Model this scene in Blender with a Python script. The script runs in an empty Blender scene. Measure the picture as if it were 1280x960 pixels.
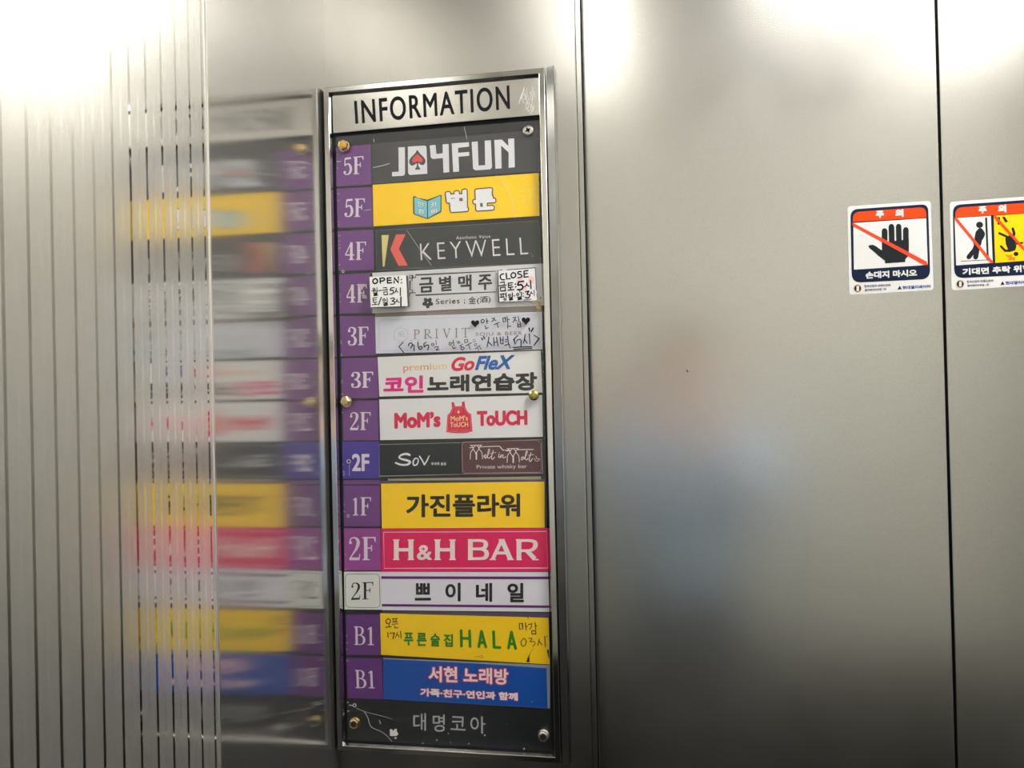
import bpy, bmesh, math, random
from mathutils import Vector, Matrix
random.seed(7)
S = bpy.context.scene
COL = S.collection
# ------------------------------------------------------------------ camera
F = 960.0                                   # focal length in pixels of the 1280 wide frame
PSI, TH, RO = math.radians(9.35), math.radians(0.4), math.radians(1.335)
CAM = Vector((0.3816, -0.92, 1.45))
FW = Vector((-math.sin(PSI) * math.cos(TH), math.cos(PSI) * math.cos(TH), math.sin(TH)))
_r0 = Vector((math.cos(PSI), math.sin(PSI), 0)); _u0 = _r0.cross(FW)
RT = _r0 * math.cos(RO) - _u0 * math.sin(RO)
UP = _u0 * math.cos(RO) + _r0 * math.sin(RO)
cam_data = bpy.data.cameras.new('camera'); cam = bpy.data.objects.new('camera', cam_data); COL.objects.link(cam)
cam_data.sensor_width = 36.0; cam_data.lens = 36.0 * F / 1280.0; cam_data.clip_start = 0.01
cam.matrix_world = Matrix(((RT.x, UP.x, -FW.x, CAM.x), (RT.y, UP.y, -FW.y, CAM.y), (RT.z, UP.z, -FW.z, CAM.z), (0, 0, 0, 1)))
S.camera = cam
# ------------------------------------------------------------------ light and exposure
S.view_settings.view_transform = 'Standard'; S.view_settings.look = 'None'
S.view_settings.gamma = 1.0; S.view_settings.use_curve_mapping = False
S.view_settings.exposure = 0.0
world = bpy.data.worlds.new('world'); S.world = world; world.use_nodes = True
world.node_tree.nodes['Background'].inputs[0].default_value = (0.8, 0.85, 1.0, 1)
world.node_tree.nodes['Background'].inputs[1].default_value = 0.02
LAMP_COL, LAMP_POWER = (1.0, 0.96, 0.89), 5.2           # the two long ceiling lamps
FILL_COL, FILL_POWER = (1.0, 0.98, 0.95), 43.0         # unseen fill panel added between them to brighten the plates
S.cycles.max_bounces = 14; S.cycles.glossy_bounces = 8; S.cycles.transparent_max_bounces = 16
S.cycles.sample_clamp_indirect = 6.0
S.cycles.use_denoising = True

# ------------------------------------------------------------------ materials
def lin(c):
    return tuple((x / 255 / 12.92 if x / 255 <= 0.04045 else ((x / 255 + 0.055) / 1.055) ** 2.4) for x in c)
_mats = {}
def paint(rgb, rough=0.45, coat=0.0, spec=0.15):
    k = (rgb, rough, coat, spec)
    if k not in _mats:
        m = bpy.data.materials.new('print'); m.use_nodes = True
        b = m.node_tree.nodes['Principled BSDF']
        b.inputs['Base Color'].default_value = (*lin(rgb), 1); b.inputs['Roughness'].default_value = rough
        b.inputs['Specular IOR Level'].default_value = spec; b.inputs['Coat Weight'].default_value = coat
        # a faint mottling of the printed sheet
        n = m.node_tree.nodes; l = m.node_tree.links
        tc = n.new('ShaderNodeTexCoord'); no = n.new('ShaderNodeTexNoise'); no.inputs['Scale'].default_value = 60
        mx = n.new('ShaderNodeMix'); mx.data_type = 'RGBA'; mx.blend_type = 'MULTIPLY'; mx.inputs[0].default_value = 0.07
        mx.inputs[6].default_value = (*lin(rgb), 1)
        l.new(tc.outputs['Object'], no.inputs['Vector']); l.new(no.outputs['Color'], mx.inputs[7]); l.new(mx.outputs[2], b.inputs['Base Color'])
        _mats[k] = m
    return _mats[k]
def steel(name, rgb, rough, aniso=0.0, rot=0.0, rough_var=0.0, grain=0.0, grain_scale=(1, 1, 1), metallic=1.0, bump=0.0):
    m = bpy.data.materials.new(name); m.use_nodes = True
    n = m.node_tree.nodes; l = m.node_tree.links; b = n['Principled BSDF']
    b.inputs['Base Color'].default_value = (*rgb, 1); b.inputs['Metallic'].default_value = metallic
    b.inputs['Roughness'].default_value = rough; b.inputs['Anisotropic'].default_value = aniso; b.inputs['Anisotropic Rotation'].default_value = rot
    tc = n.new('ShaderNodeTexCoord')
    if aniso:
        tg = n.new('ShaderNodeTangent'); tg.direction_type = 'UV_MAP'; tg.uv_map = 'UVMap'; l.new(tg.outputs[0], b.inputs['Tangent'])
    if rough_var:
        no = n.new('ShaderNodeTexNoise'); no.inputs['Scale'].default_value = 5; no.inputs['Detail'].default_value = 4
        mr = n.new('ShaderNodeMapRange'); mr.inputs[1].default_value = 0.3; mr.inputs[2].default_value = 0.7
        mr.inputs[3].default_value = rough - rough_var; mr.inputs[4].default_value = rough + rough_var
        l.new(tc.outputs['Object'], no.inputs['Vector']); l.new(no.outputs['Fac'], mr.inputs[0]); l.new(mr.outputs[0], b.inputs['Roughness'])
    if grain:
        mp = n.new('ShaderNodeMapping'); mp.inputs['Scale'].default_value = grain_scale
        no = n.new('ShaderNodeTexNoise'); no.inputs['Scale'].default_value = 1.0; no.inputs['Detail'].default_value = 2
        mr = n.new('ShaderNodeMapRange'); mr.inputs[1].default_value = 0.25; mr.inputs[2].default_value = 0.75
        mr.inputs[3].default_value = 1 - grain; mr.inputs[4].default_value = 1 + grain
        mx = n.new('ShaderNodeMix'); mx.data_type = 'RGBA'; mx.blend_type = 'MULTIPLY'; mx.inputs[0].default_value = 1; mx.inputs[6].default_value = (*rgb, 1)
        l.new(tc.outputs['Object'], mp.inputs[0]); l.new(mp.outputs[0], no.inputs['Vector']); l.new(no.outputs['Fac'], mr.inputs[0])
        l.new(mr.outputs[0], mx.inputs[7]); l.new(mx.outputs[2], b.inputs['Base Color'])
        if bump:
            bp = n.new('ShaderNodeBump'); bp.inputs['Strength'].default_value = bump; bp.inputs['Distance'].default_value = 0.0004
            l.new(no.outputs['Fac'], bp.inputs['Height']); l.new(bp.outputs[0], b.inputs['Normal'])
    return m
def glow(name, rgb, power):
    m = bpy.data.materials.new(name); m.use_nodes = True
    n = m.node_tree.nodes; l = m.node_tree.links; n.clear()
    e = n.new('ShaderNodeEmission'); e.inputs[0].default_value = (*rgb, 1); e.inputs[1].default_value = power
    o = n.new('ShaderNodeOutputMaterial'); l.new(e.outputs[0], o.inputs[0]); return m

STEEL = (0.42, 0.412, 0.386)
M_front = steel('satin_steel', STEEL, 0.25, aniso=0.4, rot=0.0, rough_var=0.03, grain=0.03, grain_scale=(900, 900, 30))
M_door = steel('beadblast_steel', (0.49, 0.483, 0.452), 0.24, rough_var=0.03, grain=0.06, grain_scale=(700, 700, 700))
M_corner = steel('brushed_mirror_steel', (0.64, 0.63, 0.60), 0.13, metallic=0.95, aniso=0.9, rot=0.0, grain=0.02, grain_scale=(30, 1400, 20))
M_room = steel('room_steel', (0.58, 0.575, 0.555), 0.35, rough_var=0.03)
M_chrome = steel('polished_steel', (0.74, 0.73, 0.71), 0.07, rough_var=0.04, grain=0.06, grain_scale=(60, 60, 14))
M_header = steel('header_steel', (0.70, 0.69, 0.66), 0.20, rough_var=0.06, grain=0.05, grain_scale=(40, 40, 900))
M_bright = steel('bright_edge_steel', (0.85, 0.84, 0.80), 0.22)
M_brass = steel('brass', (0.72, 0.60, 0.34), 0.24, grain=0.25, grain_scale=(500, 500, 500))
M_zinc = steel('zinc', (0.62, 0.60, 0.55), 0.28, grain=0.2, grain_scale=(500, 500, 500))
M_black = paint((14, 15, 16), 0.6)
def striped():
    """etched satin panel with narrow mirror polished lines at a 20.4 mm pitch"""
    m = steel('etched_striped_steel', (0.55, 0.545, 0.515), 0.23, metallic=0.88)
    n = m.node_tree.nodes; l = m.node_tree.links; b = n['Principled BSDF']
    tc = n.new('ShaderNodeTexCoord'); sp = n.new('ShaderNodeSeparateXYZ'); l.new(tc.outputs['Object'], sp.inputs[0])
    def math_(op, a, bb=None):
        q = n.new('ShaderNodeMath'); q.operation = op
        for i, v in enumerate((a, bb)):
            if v is None: continue
            if isinstance(v, (int, float)): q.inputs[i].default_value = v
            else: l.new(v, q.inputs[i])
        return q.outputs[0]
    ph = math_('FRACT', math_('ADD', math_('DIVIDE', math_('ADD', sp.outputs['Y'], 0.2832), 0.0204), 40.5))
    d = math_('ABSOLUTE', math_('SUBTRACT', ph, 0.5))              # 0 on the dark line, 0.5 on the pale one
    dark = math_('LESS_THAN', d, 0.065)
    pale = math_('GREATER_THAN', d, 0.44)
    r = math_('SUBTRACT', math_('SUBTRACT', 0.23, math_('MULTIPLY', dark, 0.18)), math_('MULTIPLY', pale, 0.05))
    l.new(r, b.inputs['Roughness']); l.new(math_('ADD', 0.88, math_('MULTIPLY', dark, 0.12)), b.inputs['Metallic'])
    mx = n.new('ShaderNodeMix'); mx.data_type = 'RGBA'; mx.inputs[6].default_value = (0.74, 0.73, 0.69, 1); mx.inputs[7].default_value = (0.70, 0.69, 0.65, 1)
    l.new(dark, mx.inputs[0])
    m2 = n.new('ShaderNodeMix'); m2.data_type = 'RGBA'; m2.inputs[7].default_value = (0.80, 0.79, 0.745, 1)
    l.new(mx.outputs[2], m2.inputs[6]); l.new(pale, m2.inputs[0]); l.new(m2.outputs[2], b.inputs['Base Color'])
    return m
M_stripe = striped()
def acrylic():
    m = bpy.data.materials.new('clear_acrylic'); m.use_nodes = True
    n = m.node_tree.nodes; l = m.node_tree.links; n.clear()
    t = n.new('ShaderNodeBsdfTransparent'); t.inputs[0].default_value = (0.985, 0.985, 0.985, 1)
    g = n.new('ShaderNodeBsdfGlossy'); g.inputs['Roughness'].default_value = 0.21; g.inputs[0].default_value = (1, 1, 1, 1)
    f = n.new('ShaderNodeFresnel'); gm = n.new('ShaderNodeNewGeometry'); mr = n.new('ShaderNodeMapRange')
    mr.inputs[3].default_value = 1.49; mr.inputs[4].default_value = 1 / 1.49       # light passes the thin sheet unbent, so no inner reflection
    l.new(gm.outputs['Backfacing'], mr.inputs[0]); l.new(mr.outputs[0], f.inputs[0])
    x = n.new('ShaderNodeMixShader'); o = n.new('ShaderNodeOutputMaterial')
    l.new(f.outputs[0], x.inputs[0]); l.new(t.outputs[0], x.inputs[1]); l.new(g.outputs[0], x.inputs[2]); l.new(x.outputs[0], o.inputs[0])
    return m
M_acrylic = acrylic()

# ------------------------------------------------------------------ helpers
def P(px, py, Y=0.0):
    """point of the plane y = Y that the photograph shows at this pixel"""
    d = FW + RT * ((px - 640) / F) + UP * ((480 - py) / F)
    t = (Y - CAM.y) / d.y
    return CAM + d * t
def obj(name, bm, mats, parent=None, smooth=False):
    me = bpy.data.meshes.new(name); bmesh.ops.recalc_face_normals(bm, faces=bm.faces) if smooth else None
    bm.to_mesh(me); bm.free()
    for m in (mats if isinstance(mats, (list, tuple)) else [mats]): me.materials.append(m)
    if smooth:
        for p in me.polygons: p.use_smooth = True
    o = bpy.data.objects.new(name, me); COL.objects.link(o)
    if parent: o.parent = parent
    return o
def tag(o, label, cat, group=None):
    o['label'] = label; o['category'] = cat
    if group: o['group'] = group
    return o
def struct(o): o['kind'] = 'structure'; return o
def empty(name, loc):
    o = bpy.data.objects.new(name, None); COL.objects.link(o); o.location = loc; o.empty_display_size = 0.02; return o
def add_box(bm, x0, x1, y0, y1, z0, z1, mat=0):
    vs = [bm.verts.new(c) for c in ((x0, y0, z0), (x1, y0, z0), (x1, y1, z0), (x0, y1, z0), (x0, y0, z1), (x1, y0, z1), (x1, y1, z1), (x0, y1, z1))]
    for f in ((3, 2, 1, 0), (4, 5, 6, 7), (0, 1, 5, 4), (1, 2, 6, 5), (2, 3, 7, 6), (3, 0, 4, 7)):
        bm.faces.new([vs[i] for i in f]).material_index = mat
def box(name, x0, x1, y0, y1, z0, z1, mat, parent=None, bevel=0.0):
    bm = bmesh.new(); add_box(bm, x0, x1, y0, y1, z0, z1)
    if bevel: bmesh.ops.bevel(bm, geom=bm.edges[:], offset=bevel, segments=2, affect='EDGES', profile=0.6)
    o = obj(name, bm, mat, parent); return o
def wall_uv(o, ax):
    """UVMap whose u runs along axis ax and v along z"""
    me = o.data; uv = me.uv_layers.new(name='UVMap')
    for li, lp in enumerate(me.loops):
        co = me.vertices[lp.vertex_index].co; uv.data[li].uv = (co[ax], co.z)
def prism(bm, pts, yf, yb, mat=0):
    """prism with a polygon outline given in photo pixels on plane yf, reaching back to yb"""
    a = [P(x, y, yf) for x, y in pts]
    f = [bm.verts.new(v) for v in a]; b = [bm.verts.new((v.x, yb, v.z)) for v in a]
    n = len(pts)
    bm.faces.new(f).material_index = mat; bm.faces.new(b[::-1]).material_index = mat
    for i in range(n):
        bm.faces.new((f[i], b[i], b[(i + 1) % n], f[(i + 1) % n])).material_index = mat
def flat(bm, pts, Y, mat=0):
    Y -= ply()
    fs = bm.faces.new([bm.verts.new(P(x, y, Y)) for x, y in pts]); fs.material_index = mat; return fs
def rounded(q, r, k=6):
    """rounded corners for a pixel quad; r one radius or four"""
    out = []; n = len(q)
    rr = r if isinstance(r, (list, tuple)) else [r] * n
    for i in range(n):
        p = Vector(q[i]); a = (Vector(q[i - 1]) - p).normalized(); b = (Vector(q[(i + 1) % n]) - p).normalized()
        if rr[i] <= 0: out.append(tuple(p)); continue
        s, e = p + a * rr[i], p + b * rr[i]
        for j in range(k + 1):
            t = j / k; out.append(tuple(s * (1 - t) ** 2 + p * 2 * t * (1 - t) + e * t * t))
    return out
def Z(ox, oy, s, pts): return [(ox + p[0] / s, oy + p[1] / s) + tuple(p[2:]) for p in pts]
def spline(pts, k=6):
    if len(pts) < 3: return pts
    out = []
    for i in range(len(pts) - 1):
        p0 = pts[max(i - 1, 0)]; p1 = pts[i]; p2 = pts[i + 1]; p3 = pts[min(i + 2, len(pts) - 1)]
        for j in range(k):
            t = j / k
            out.append(tuple(0.5 * (2 * b + (c - a) * t + (2 * a - 5 * b + 4 * c - d) * t * t + (3 * b - a - 3 * c + d) * t ** 3) for a, b, c, d in zip(p0, p1, p2, p3)))
    out.append(tuple(pts[-1])); return out
def stroke(bm, pts, w, Y, mat=0, smooth=False, cap=True):
    """ink stroke through photo pixels; points may carry their own width (px)"""
    pts = [(p[0], p[1], p[2] if len(p) > 2 else w) for p in pts]
    if smooth: pts = spline(pts)
    n = len(pts); L, R = [], []
    Y0, Y = Y, Y - ply()
    for i in range(n):
        a = Vector(pts[max(i - 1, 0)][:2]); b = Vector(pts[min(i + 1, n - 1)][:2]); d = b - a
        d = d.normalized() if d.length > 1e-9 else Vector((1, 0))
        nn = Vector((-d.y, d.x))
        k = 1.0
        if 0 < i < n - 1:
            e = (Vector(pts[i][:2]) - a)
            if e.length > 1e-9: k = 1 / max(0.55, abs(e.normalized().dot(d)))
        h = nn * (max(pts[i][2], 0.05) / 2 * k); c = Vector(pts[i][:2])
        L.append(c + h); R.append(c - h)
    lv = [bm.verts.new(P(v.x, v.y, Y)) for v in L]; rv = [bm.verts.new(P(v.x, v.y, Y)) for v in R]
    for i in range(n - 1):
        bm.faces.new((lv[i], lv[i + 1], rv[i + 1], rv[i])).material_index = mat
    if cap:
        for e in (0, n - 1): disc(bm, pts[e][0], pts[e][1], pts[e][2] / 2, Y0, mat, 8)
_ply = [0]
def ply():
    """overlapping strokes of one ink lie a few microns apart, as laid down, so that no two faces coincide"""
    _ply[0] = (_ply[0] + 1) % 16; return _ply[0] * 4e-6
def disc(bm, x, y, r, Y, mat=0, k=20, ry=None):
    ry = ry or r; Y -= ply()
    bm.faces.new([bm.verts.new(P(x + r * math.cos(t * 2 * math.pi / k), y + ry * math.sin(t * 2 * math.pi / k), Y)) for t in range(k)]).material_index = mat
def bil(q, u, v):
    """u,v in 0..1 (v up) to the quad TL,TR,BR,BL"""
    tl, tr, br, bl = [Vector(p) for p in q]
    p = (bl * (1 - u) + br * u) * (1 - v) + (tl * (1 - u) + tr * u) * v
    return p.x, p.y
def rect(x0, y0, x1, y1): return [(x0, y0), (x1, y0), (x1, y1), (x0, y1)]
def text(bm, body, q, Y, mat=0, bold=0.0, spacing=1.0, shear=0.0, grow=0.0, band=None):
    """lettering whose outline box fills the pixel quad q; bold thickens the strokes inside that box, grow (= the bold of
    the face that lies over it) lets a rim stand out round it. Both are fractions of the lettering height."""
    c = bpy.data.curves.new('lettering', 'FONT'); c.body = body; c.space_character = spacing; c.shear = shear
    c.fill_mode = 'FRONT'; c.resolution_u = 6
    if bold < 0: c.offset = bold
    o = bpy.data.objects.new('lettering', c); COL.objects.link(o)
    dg = bpy.context.evaluated_depsgraph_get(); dg.update()
    me = bpy.data.meshes.new_from_object(o.evaluated_get(dg))
    xs = [v.co.x for v in me.vertices]; ys = [v.co.y for v in me.vertices]
    x0, x1, y0, y1 = min(xs), max(xs), min(ys), max(ys)
    H = ((Vector(q[0]) - Vector(q[3])).length + (Vector(q[1]) - Vector(q[2])).length) / 2
    W = ((Vector(q[0]) - Vector(q[1])).length + (Vector(q[3]) - Vector(q[2])).length) / 2
    ins = max(bold if not grow else grow, 0) * H                        # inset in px so that the thickened strokes fill the box
    px = []
    for v in me.vertices:
        u = (ins + (v.co.x - x0) / (x1 - x0) * (W - 2 * ins)) / W; w = (ins + (v.co.y - y0) / (y1 - y0) * (H - 2 * ins)) / H
        px.append(bil(q, u, w))
    vs = [bm.verts.new(P(a[0], a[1], Y)) for a in px]
    pick = lambda x: mat if band is None else band[min(len(band) - 1, max(0, int((x - x0) / (x1 - x0) * len(band))))]
    edges = {}
    for p in me.polygons:
        cx = sum(me.vertices[i].co.x for i in p.vertices) / len(p.vertices)
        try: f = bm.faces.new([vs[i] for i in p.vertices])
        except ValueError: continue
        f.material_index = pick(cx)
        for e in p.edge_keys: edges.setdefault(e, []).append(cx)
    if bold > 0:
        r = bold * H; done = set()
        for (i, j), cs in edges.items():
            if len(cs) != 1: continue
            m_ = pick(cs[0]); a, b = Vector(px[i]), Vector(px[j]); d = b - a
            if d.length < 1e-6: continue
            n = Vector((-d.y, d.x)).normalized() * r
            yy = Y - ply(); bm.faces.new([bm.verts.new(P(t.x, t.y, yy)) for t in (a + n, b + n, b - n, a - n)]).material_index = m_
            for k in (i, j):
                if k not in done: done.add(k); disc(bm, px[k][0], px[k][1], r, Y, m_, 8)
    bpy.data.objects.remove(o); bpy.data.curves.remove(c); bpy.data.meshes.remove(me)
# serif numerals and capitals: strokes in a box one unit high (x, y, width)
G = {
 '5': (0.52, [([(.13, .93), (.47, .95)], .10, 0), ([(.13, .97), (.10, .53)], .05, 0), ([(.10, .53, .05), (.22, .62, .06), (.37, .58, .10), (.45, .36, .13), (.40, .13, .11), (.25, .03, .05), (.10, .06, .05), (.06, .14, .07)], .1, 1), ([(.09, .165), (.095, .17)], .13, 0)]),
 '4': (0.56, [([(.36, .97), (.03, .30)], .05, 0), ([(.02, .28), (.54, .28)], .06, 0), ([(.37, .98), (.37, .02)], .13, 0), ([(.22, .02), (.53, .02)], .045, 0)]),
 '3': (0.53, [([(.07, .80, .07), (.13, .94, .05), (.25, .975, .05), (.40, .90, .11), (.42, .75, .12), (.34, .58, .08), (.19, .52, .04)], .1, 1), ([(.19, .52, .04), (.36, .47, .08), (.46, .28, .13), (.40, .08, .10), (.24, .025, .05), (.10, .05, .05), (.06, .17, .07)], .1, 1), ([(.09, .785), (.095, .785)], .13, 0), ([(.085, .2), (.09, .2)], .13, 0)]),
 '2': (0.54, [([(.07, .76, .06), (.11, .92, .05), (.25, .975, .05), (.41, .88, .11), (.43, .70, .13), (.34, .48, .09), (.16, .22, .05), (.04, .05, .05)], .1, 1), ([(.03, .055), (.48, .055)], .11, 0), ([(.47, .05), (.50, .26)], .04, 0), ([(.09, .76), (.095, .76)], .12, 0)]),
 '1': (0.40, [([(.2, .01), (.2, .97)], .11, 0), ([(.2, .96), (.05, .84)], .05, 0), ([(.04, .02), (.36, .02)], .045, 0)]),
 'F': (0.64, [([(.17, .01), (.17, .98)], .14, 0), ([(.02, .975), (.60, .975)], .05, 0), ([(.57, .98, .08), (.60, .77, .02)], .05, 0), ([(.17, .52), (.42, .52)], .05, 0), ([(.43, .39), (.43, .65)], .045, 0), ([(.02, .02), (.34, .02)], .045, 0)]),
 'B': (0.64, [([(.15, .01), (.15, .99)], .11, 0), ([(.02, .975), (.2, .975)], .045, 0), ([(.15, .975, .045), (.34, .965, .05), (.46, .86, .10), (.46, .68, .10), (.36, .55, .05), (.15, .53, .045)], .05, 1), ([(.15, .53, .045), (.38, .51, .05), (.53, .38, .11), (.53, .17, .11), (.40, .035, .05), (.15, .025, .045)], .05, 1), ([(.02, .02), (.2, .02)], .045, 0)]),
 'P': (0.60, [([(.16, .01), (.16, .98)], .11, 0), ([(.03, .975), (.2, .975)], .05, 0), ([(.16, .97, .05), (.40, .95, .06), (.52, .80, .10), (.48, .60, .09), (.36, .50, .05), (.16, .49, .05)], .05, 1), ([(.02, .02), (.32, .02)], .05, 0)]),
 'R': (0.72, [([(.16, .01), (.16, .98)], .11, 0), ([(.03, .975), (.2, .975)], .05, 0), ([(.16, .97, .05), (.40, .95, .06), (.52, .80, .10), (.48, .60, .09), (.36, .50, .05), (.16, .49, .05)], .05, 1), ([(.30, .50, .08), (.50, .2, .11), (.70, .02, .06)], .1, 0), ([(.02, .02), (.32, .02)], .05, 0)]),
 'I': (0.36, [([(.18, .01), (.18, .99)], .11, 0), ([(.03, .975), (.33, .975)], .05, 0), ([(.03, .02), (.33, .02)], .05, 0)]),
 'V': (0.76, [([(.12, .97), (.38, .02)], .11, 0), ([(.64, .97), (.38, .02)], .05, 0), ([(.01, .975), (.27, .975)], .05, 0), ([(.52, .975), (.74, .975)], .05, 0)]),
 'T': (0.72, [([(.36, .01), (.36, .98)], .11, 0), ([(.03, .97), (.69, .97)], .055, 0), ([(.04, .98, .06), (.03, .78, .02)], .05, 0), ([(.68, .98, .06), (.69, .78, .02)], .05, 0), ([(.22, .02), (.50, .02)], .05, 0)]),
}
def serif(bm, word, q, Y, mat=0, gap=0.06, fat=1.0):
    W = sum(G[c][0] for c in word) + gap * (len(word) - 1)
    H = (Vector(q[0]) - Vector(q[3])).length
    x = 0
    for c in word:
        adv, st = G[c]
        for pts, w, sm in st:
            pts = [(p[0], p[1], (p[2] if len(p) > 2 else w)) for p in pts]
            if sm: pts = spline(pts)
            px = [bil(q, (x + p[0]) / W, p[1]) + (p[2] * H * fat,) for p in pts]
            stroke(bm, px, 1, Y, mat, cap=len(pts) == 2 and abs(pts[0][0] - pts[1][0]) + abs(pts[0][1] - pts[1][1]) < .012)
        x += adv + gap
def sheet(name, q, mat, yf, yb, parent=None, r=0.0):
    bm = bmesh.new(); prism(bm, rounded(q, r) if r else q, yf, yb)
    return obj(name, bm, mat, parent)
def printed(name, parent, mats, fn):
    bm = bmesh.new(); fn(bm); return obj(name, bm, mats, parent)

# ------------------------------------------------------------------ the lift car (setting)
X1, YB, ZC = 1.466, -1.50, 2.40
struct(box('floor', -0.03, X1 + 0.03, YB - 0.03, 0.14, -0.04, 0.0, paint((26, 25, 24), 0.5)))
struct(box('ceiling', -0.03, X1 + 0.03, YB - 0.03, 0.14, ZC, ZC + 0.04, paint((236, 234, 228), 0.6)))
struct(box('wall_back', -0.03, X1 + 0.03, YB - 0.03, YB, 0.0, ZC, paint((223, 222, 214), 0.6)))
struct(box('baseboard_back', 0.0, X1, YB, YB + 0.012, 0.0, 0.62, paint((50, 47, 42), 0.5)))
struct(box('wall_right', X1, X1 + 0.03, YB, 0.03, 0.0, ZC, M_room))
o = struct(box('wall_left', -0.012, 0.0, YB, -0.2768, 0.0, ZC, M_stripe)); wall_uv(o, 1)
o = struct(box('wall_corner', -0.012, 0.0, -0.2742, 0.0, 0.0, ZC, M_corner)); wall_uv(o, 1)
struct(box('trim_1', -0.012, 0.0012, -0.2768, -0.2742, 0.0, ZC, M_bright, bevel=0.0005))
o = struct(box('wall_front', -0.012, 0.3166, 0.0, 0.024, 0.0, ZC, M_front, bevel=0.0012)); wall_uv(o, 0)
o = struct(box('wall_front_right', X1 - 0.3166, X1, 0.0, 0.024, 0.0, ZC, M_front, bevel=0.0012)); wall_uv(o, 0)
o = struct(box('wall_front_header', 0.3166, X1 - 0.3166, 0.0, 0.024, 2.10, ZC, paint((120, 118, 112), 0.5)))
struct(box('trim_2', 0.3164, 0.3226, 0.007, 0.034, 0.0, 2.10, M_front, bevel=0.0006)).data
wall_uv(bpy.data.objects['trim_2'], 0)
struct(box('trim_3', 0.3224, 0.3238, 0.016, 0.036, 0.0, 2.10, M_black))
DY = 0.038
o = struct(box('door_1', 0.30, 0.7313, DY, DY + 0.03, 0.004, 2.12, M_door, bevel=0.0008)); wall_uv(o, 0)
o = struct(box('door_2', 0.7343, 1.17, DY, DY + 0.03, 0.004, 2.12, M_door, bevel=0.0008)); wall_uv(o, 0)
struct(box('trim_4', 0.7313, 0.7343, DY + 0.009, DY + 0.029, 0.004, 2.12, M_black))
# long lamps of the suspended ceiling and an added fill panel, out of frame above
def lamp(name, label, x, y0, y1, w, mat, group=None):
    t = empty(name, (x, (y0 + y1) / 2, ZC - 0.03)); tag(t, label, 'ceiling light', group); h = (y1 - y0) / 2
    bm = bmesh.new(); add_box(bm, -w / 2, w / 2, -h, h, -0.012, 0.0); obj('diffuser', bm, mat, t)
    bm = bmesh.new(); add_box(bm, -w / 2 - 0.01, w / 2 + 0.01, -h - 0.01, h + 0.01, 0.0, 0.03); obj('housing', bm, M_room, t)
M_lamp = glow('lamp_glow', LAMP_COL, LAMP_POWER)
lamp('ceiling_light', 'long warm white lamp along the left side of the car ceiling', 0.28, -1.42, -0.70, 0.20, M_lamp, 'ceiling lamps')
lamp('ceiling_light', 'long warm white lamp along the right side of the car ceiling', 1.26, -1.42, -0.50, 0.20, M_lamp, 'ceiling lamps')
lamp('fill_panel', 'added square fill light panel between the two long ceiling lamps', 0.94, -0.66, -0.24, 0.48, glow('fill_glow', FILL_COL, FILL_POWER))

# ------------------------------------------------------------------ directory sign: frame, header plate, board, acrylic cover, bolts
CZ = CAM.z
IX0, IX1, IZ0, IZ1 = 0.0123, 0.2724, CZ - 0.4330, CZ + 0.3717       # opening of the frame
YBOARD, YPLATE, YPRINT = -0.0080, -0.0090, -0.00915
YACB, YACF, YMARK = -0.0100, -0.0120, -0.01215                       # acrylic cover, and ink on its face
sign = empty('directory_sign', (0.142, 0.0, CZ - 0.44))
tag(sign, 'tall framed steel building directory headed INFORMATION, beside the corner of the lift wall', 'sign')
def part(name, bm, mats, smooth=False):
    o = obj(name, bm, mats, None, smooth)
    o.data.transform(Matrix.Translation(-sign.location)); o.parent = sign; return o
def frame_bm():
    bm = bmesh.new()
    # profile from the opening outwards: (offset, y); offsets are scaled per side
    prof = [(0.0, -0.004), (0.0, -0.0128), (0.0014, -0.0176), (0.0020, -0.0180), (0.0076, -0.0180), (0.0082, -0.0175), (0.0112, -0.0100), (0.0112, 0.0)]
    rings = []
    for d, y in prof:
        dl = min(d, 0.0086)                          # the left side stands close to the side wall
        dr = min(d, 0.0092)
        rings.append([bm.verts.new(c) for c in ((IX0 - dl, y, IZ0 - d), (IX1 + dr, y, IZ0 - d), (IX1 + dr, y, IZ1 + d), (IX0 - dl, y, IZ1 + d))])
    for a, b in zip(rings, rings[1:]):
        for i in range(4):
            fc = bm.faces.new((a[i], b[i], b[(i + 1) % 4], a[(i + 1) % 4]))
            if i == 3 and b[3].co.x == a[3].co.x and a is not rings[0]: fc.material_index = 1  # left outer side black: shade of the wall gap put into its colour
    return bm
part('frame', frame_bm(), [M_chrome, M_black])
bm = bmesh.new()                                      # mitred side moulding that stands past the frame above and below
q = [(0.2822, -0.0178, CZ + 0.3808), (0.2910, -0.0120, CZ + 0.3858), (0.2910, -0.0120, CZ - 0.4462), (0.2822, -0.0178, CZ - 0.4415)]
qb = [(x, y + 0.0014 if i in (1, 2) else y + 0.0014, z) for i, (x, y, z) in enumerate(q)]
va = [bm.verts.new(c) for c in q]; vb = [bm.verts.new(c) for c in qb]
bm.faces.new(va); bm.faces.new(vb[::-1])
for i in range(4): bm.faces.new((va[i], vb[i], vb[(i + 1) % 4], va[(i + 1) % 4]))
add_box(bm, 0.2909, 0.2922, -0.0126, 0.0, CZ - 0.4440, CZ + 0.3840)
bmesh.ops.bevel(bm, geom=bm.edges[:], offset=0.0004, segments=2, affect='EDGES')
part('side_moulding', bm, steel('darkened_moulding_steel', (0.46, 0.46, 0.45), 0.10, rough_var=0.05, grain=0.12, grain_scale=(60, 60, 20)))  # polished steel with a dark reflection put into its base colour
bm = bmesh.new(); add_box(bm, IX0 - 0.001, IX1 + 0.001, YBOARD, 0.0, IZ0 - 0.001, IZ1 + 0.001)
board = part('backing_board', bm, paint((24, 27, 31), 0.5))
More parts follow.
